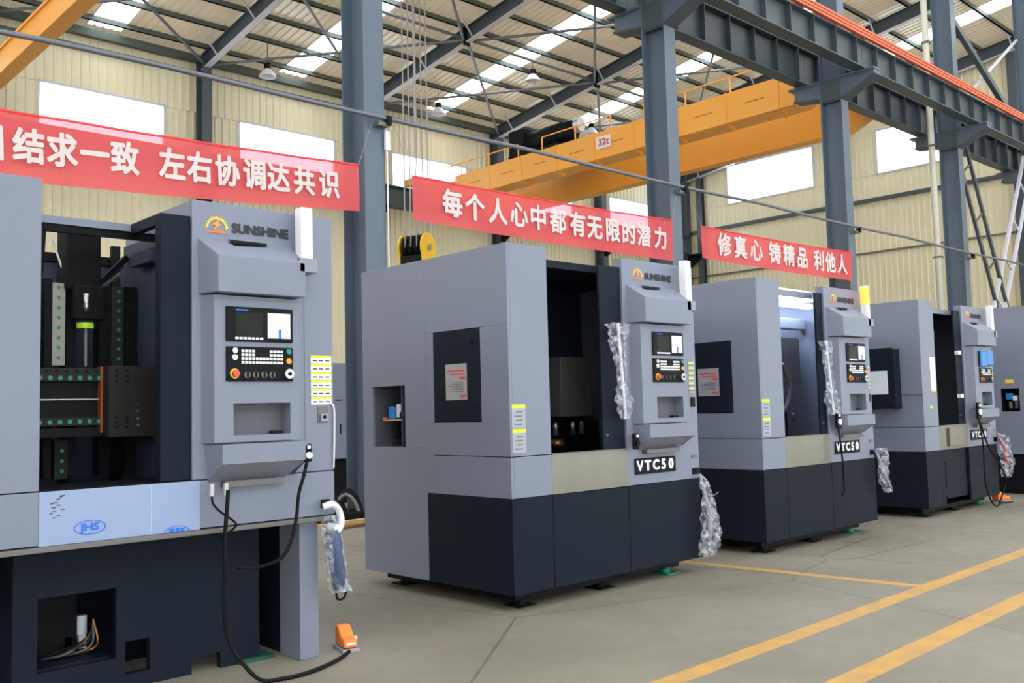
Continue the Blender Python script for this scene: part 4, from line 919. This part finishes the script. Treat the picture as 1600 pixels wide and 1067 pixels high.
def pedal(label, loc, rz, s=1.):
    t = thing('foot_switch', label, 'foot switch', loc, 'orange foot switches', rz)
    MB().box(-.075 * s, .075 * s, -.13 * s, .13 * s, 0, .02).build('base_plate', G2, t, .004)
    MB().prism([(-.12 * s, .025), (-.12 * s, .075), (-.04 * s, .085), (.06 * s, .15), (.12 * s, .15), (.12 * s, .025)], -.06 * s, .06 * s, 'x').build('hood', mat('orange_hood', (.95, .23, .03), .4), t, .012)
    MB().box(-.03, .03, -.122 * s, -.12 * s, .045, .06).build('hood_sticker', WH, t)
    MB().cyl((.06 * s, 0, .06), (.09 * s, 0, .06), .02, 12).build('side_knob', SILV, t)
pedal('orange foot switch on the floor by the support leg of the nearest machine', (3.53, 5.42, 0), -.25, .78)
pedal('orange foot switch on the floor beyond the farthest full machine', (15.0, 5.42, 0), 1.2)
o = MB().tube(spline([(2.603, 5.226, 1.12), (2.595, 5.22, 1.03), (2.582, 5.22, .88), (2.581, 5.22, .7), (2.584, 5.24, .41), (2.62, 5.26, .25), (2.68, 5.22, .12), (2.75, 5.12, .02), (2.87, 5.07, .014), (2.98, 5.064, .014), (3.13, 5.10, .014), (3.32, 5.19, .014), (3.44, 5.25, .03)], 8), .0125, 8).build('foot_switch_cable', BK, smooth=True)
tag(o, 'thick black cable from the nearest console down to its orange foot switch', 'cable')
o = MB().tube(spline([(2.51, 5.24, 1.1), (2.515, 5.24, 1.05), (2.55, 5.22, 1.0), (2.63, 5.22, .94), (2.65, 5.22, .91), (2.62, 5.25, .87), (2.6, 5.3, .84)], 6), .007, 8).build('thin_cable', BK, smooth=True)
tag(o, 'thin black cable looping below the left gland of the nearest console', 'cable')
# floor clutter seen through the gap between the two nearest machines
t = thing('hose_pile', 'pile of black hoses on the floor beside the thick column', 'hoses', (7.5, 11.45, 0))
for k in range(6):
    r = .2 + .02 * k; c = (.08 * k - .15, .1 * (k % 3), .0)
    MB().tube([(c[0] + r * math.cos(a) * .5, c[1] + .25 * math.sin(a * .5), .05 + (r + .02) * max(0, math.sin(a)) * 1.2) for a in [j * math.pi / 12 for j in range(13)]], .03, 8).build('hose', BKM if k % 3 else LIP, t, 0, True)
MB().box(-.45, .35, -.1, .45, 0, .16).build('crate', BKM, t, .02)
for k, (a, b, c) in enumerate(((7.45, 11.15, 0), (7.9, 11.3, 0), (7.6, 11.0, .07))):
    o = MB().box(-.55, .55, -.06, .06, 0, .05).build('timber_plank', WOOD, loc=(a, b, .0 if k < 2 else .05)); o.rotation_euler = (0, 0, -.3 + .15 * k)
    tag(o, ['pale timber plank on the floor left of the hose pile', 'pale timber plank against the foot of the hose pile', 'pale timber plank lying across the other plank before the hoses'][k], 'plank', 'planks on the floor in the gap')
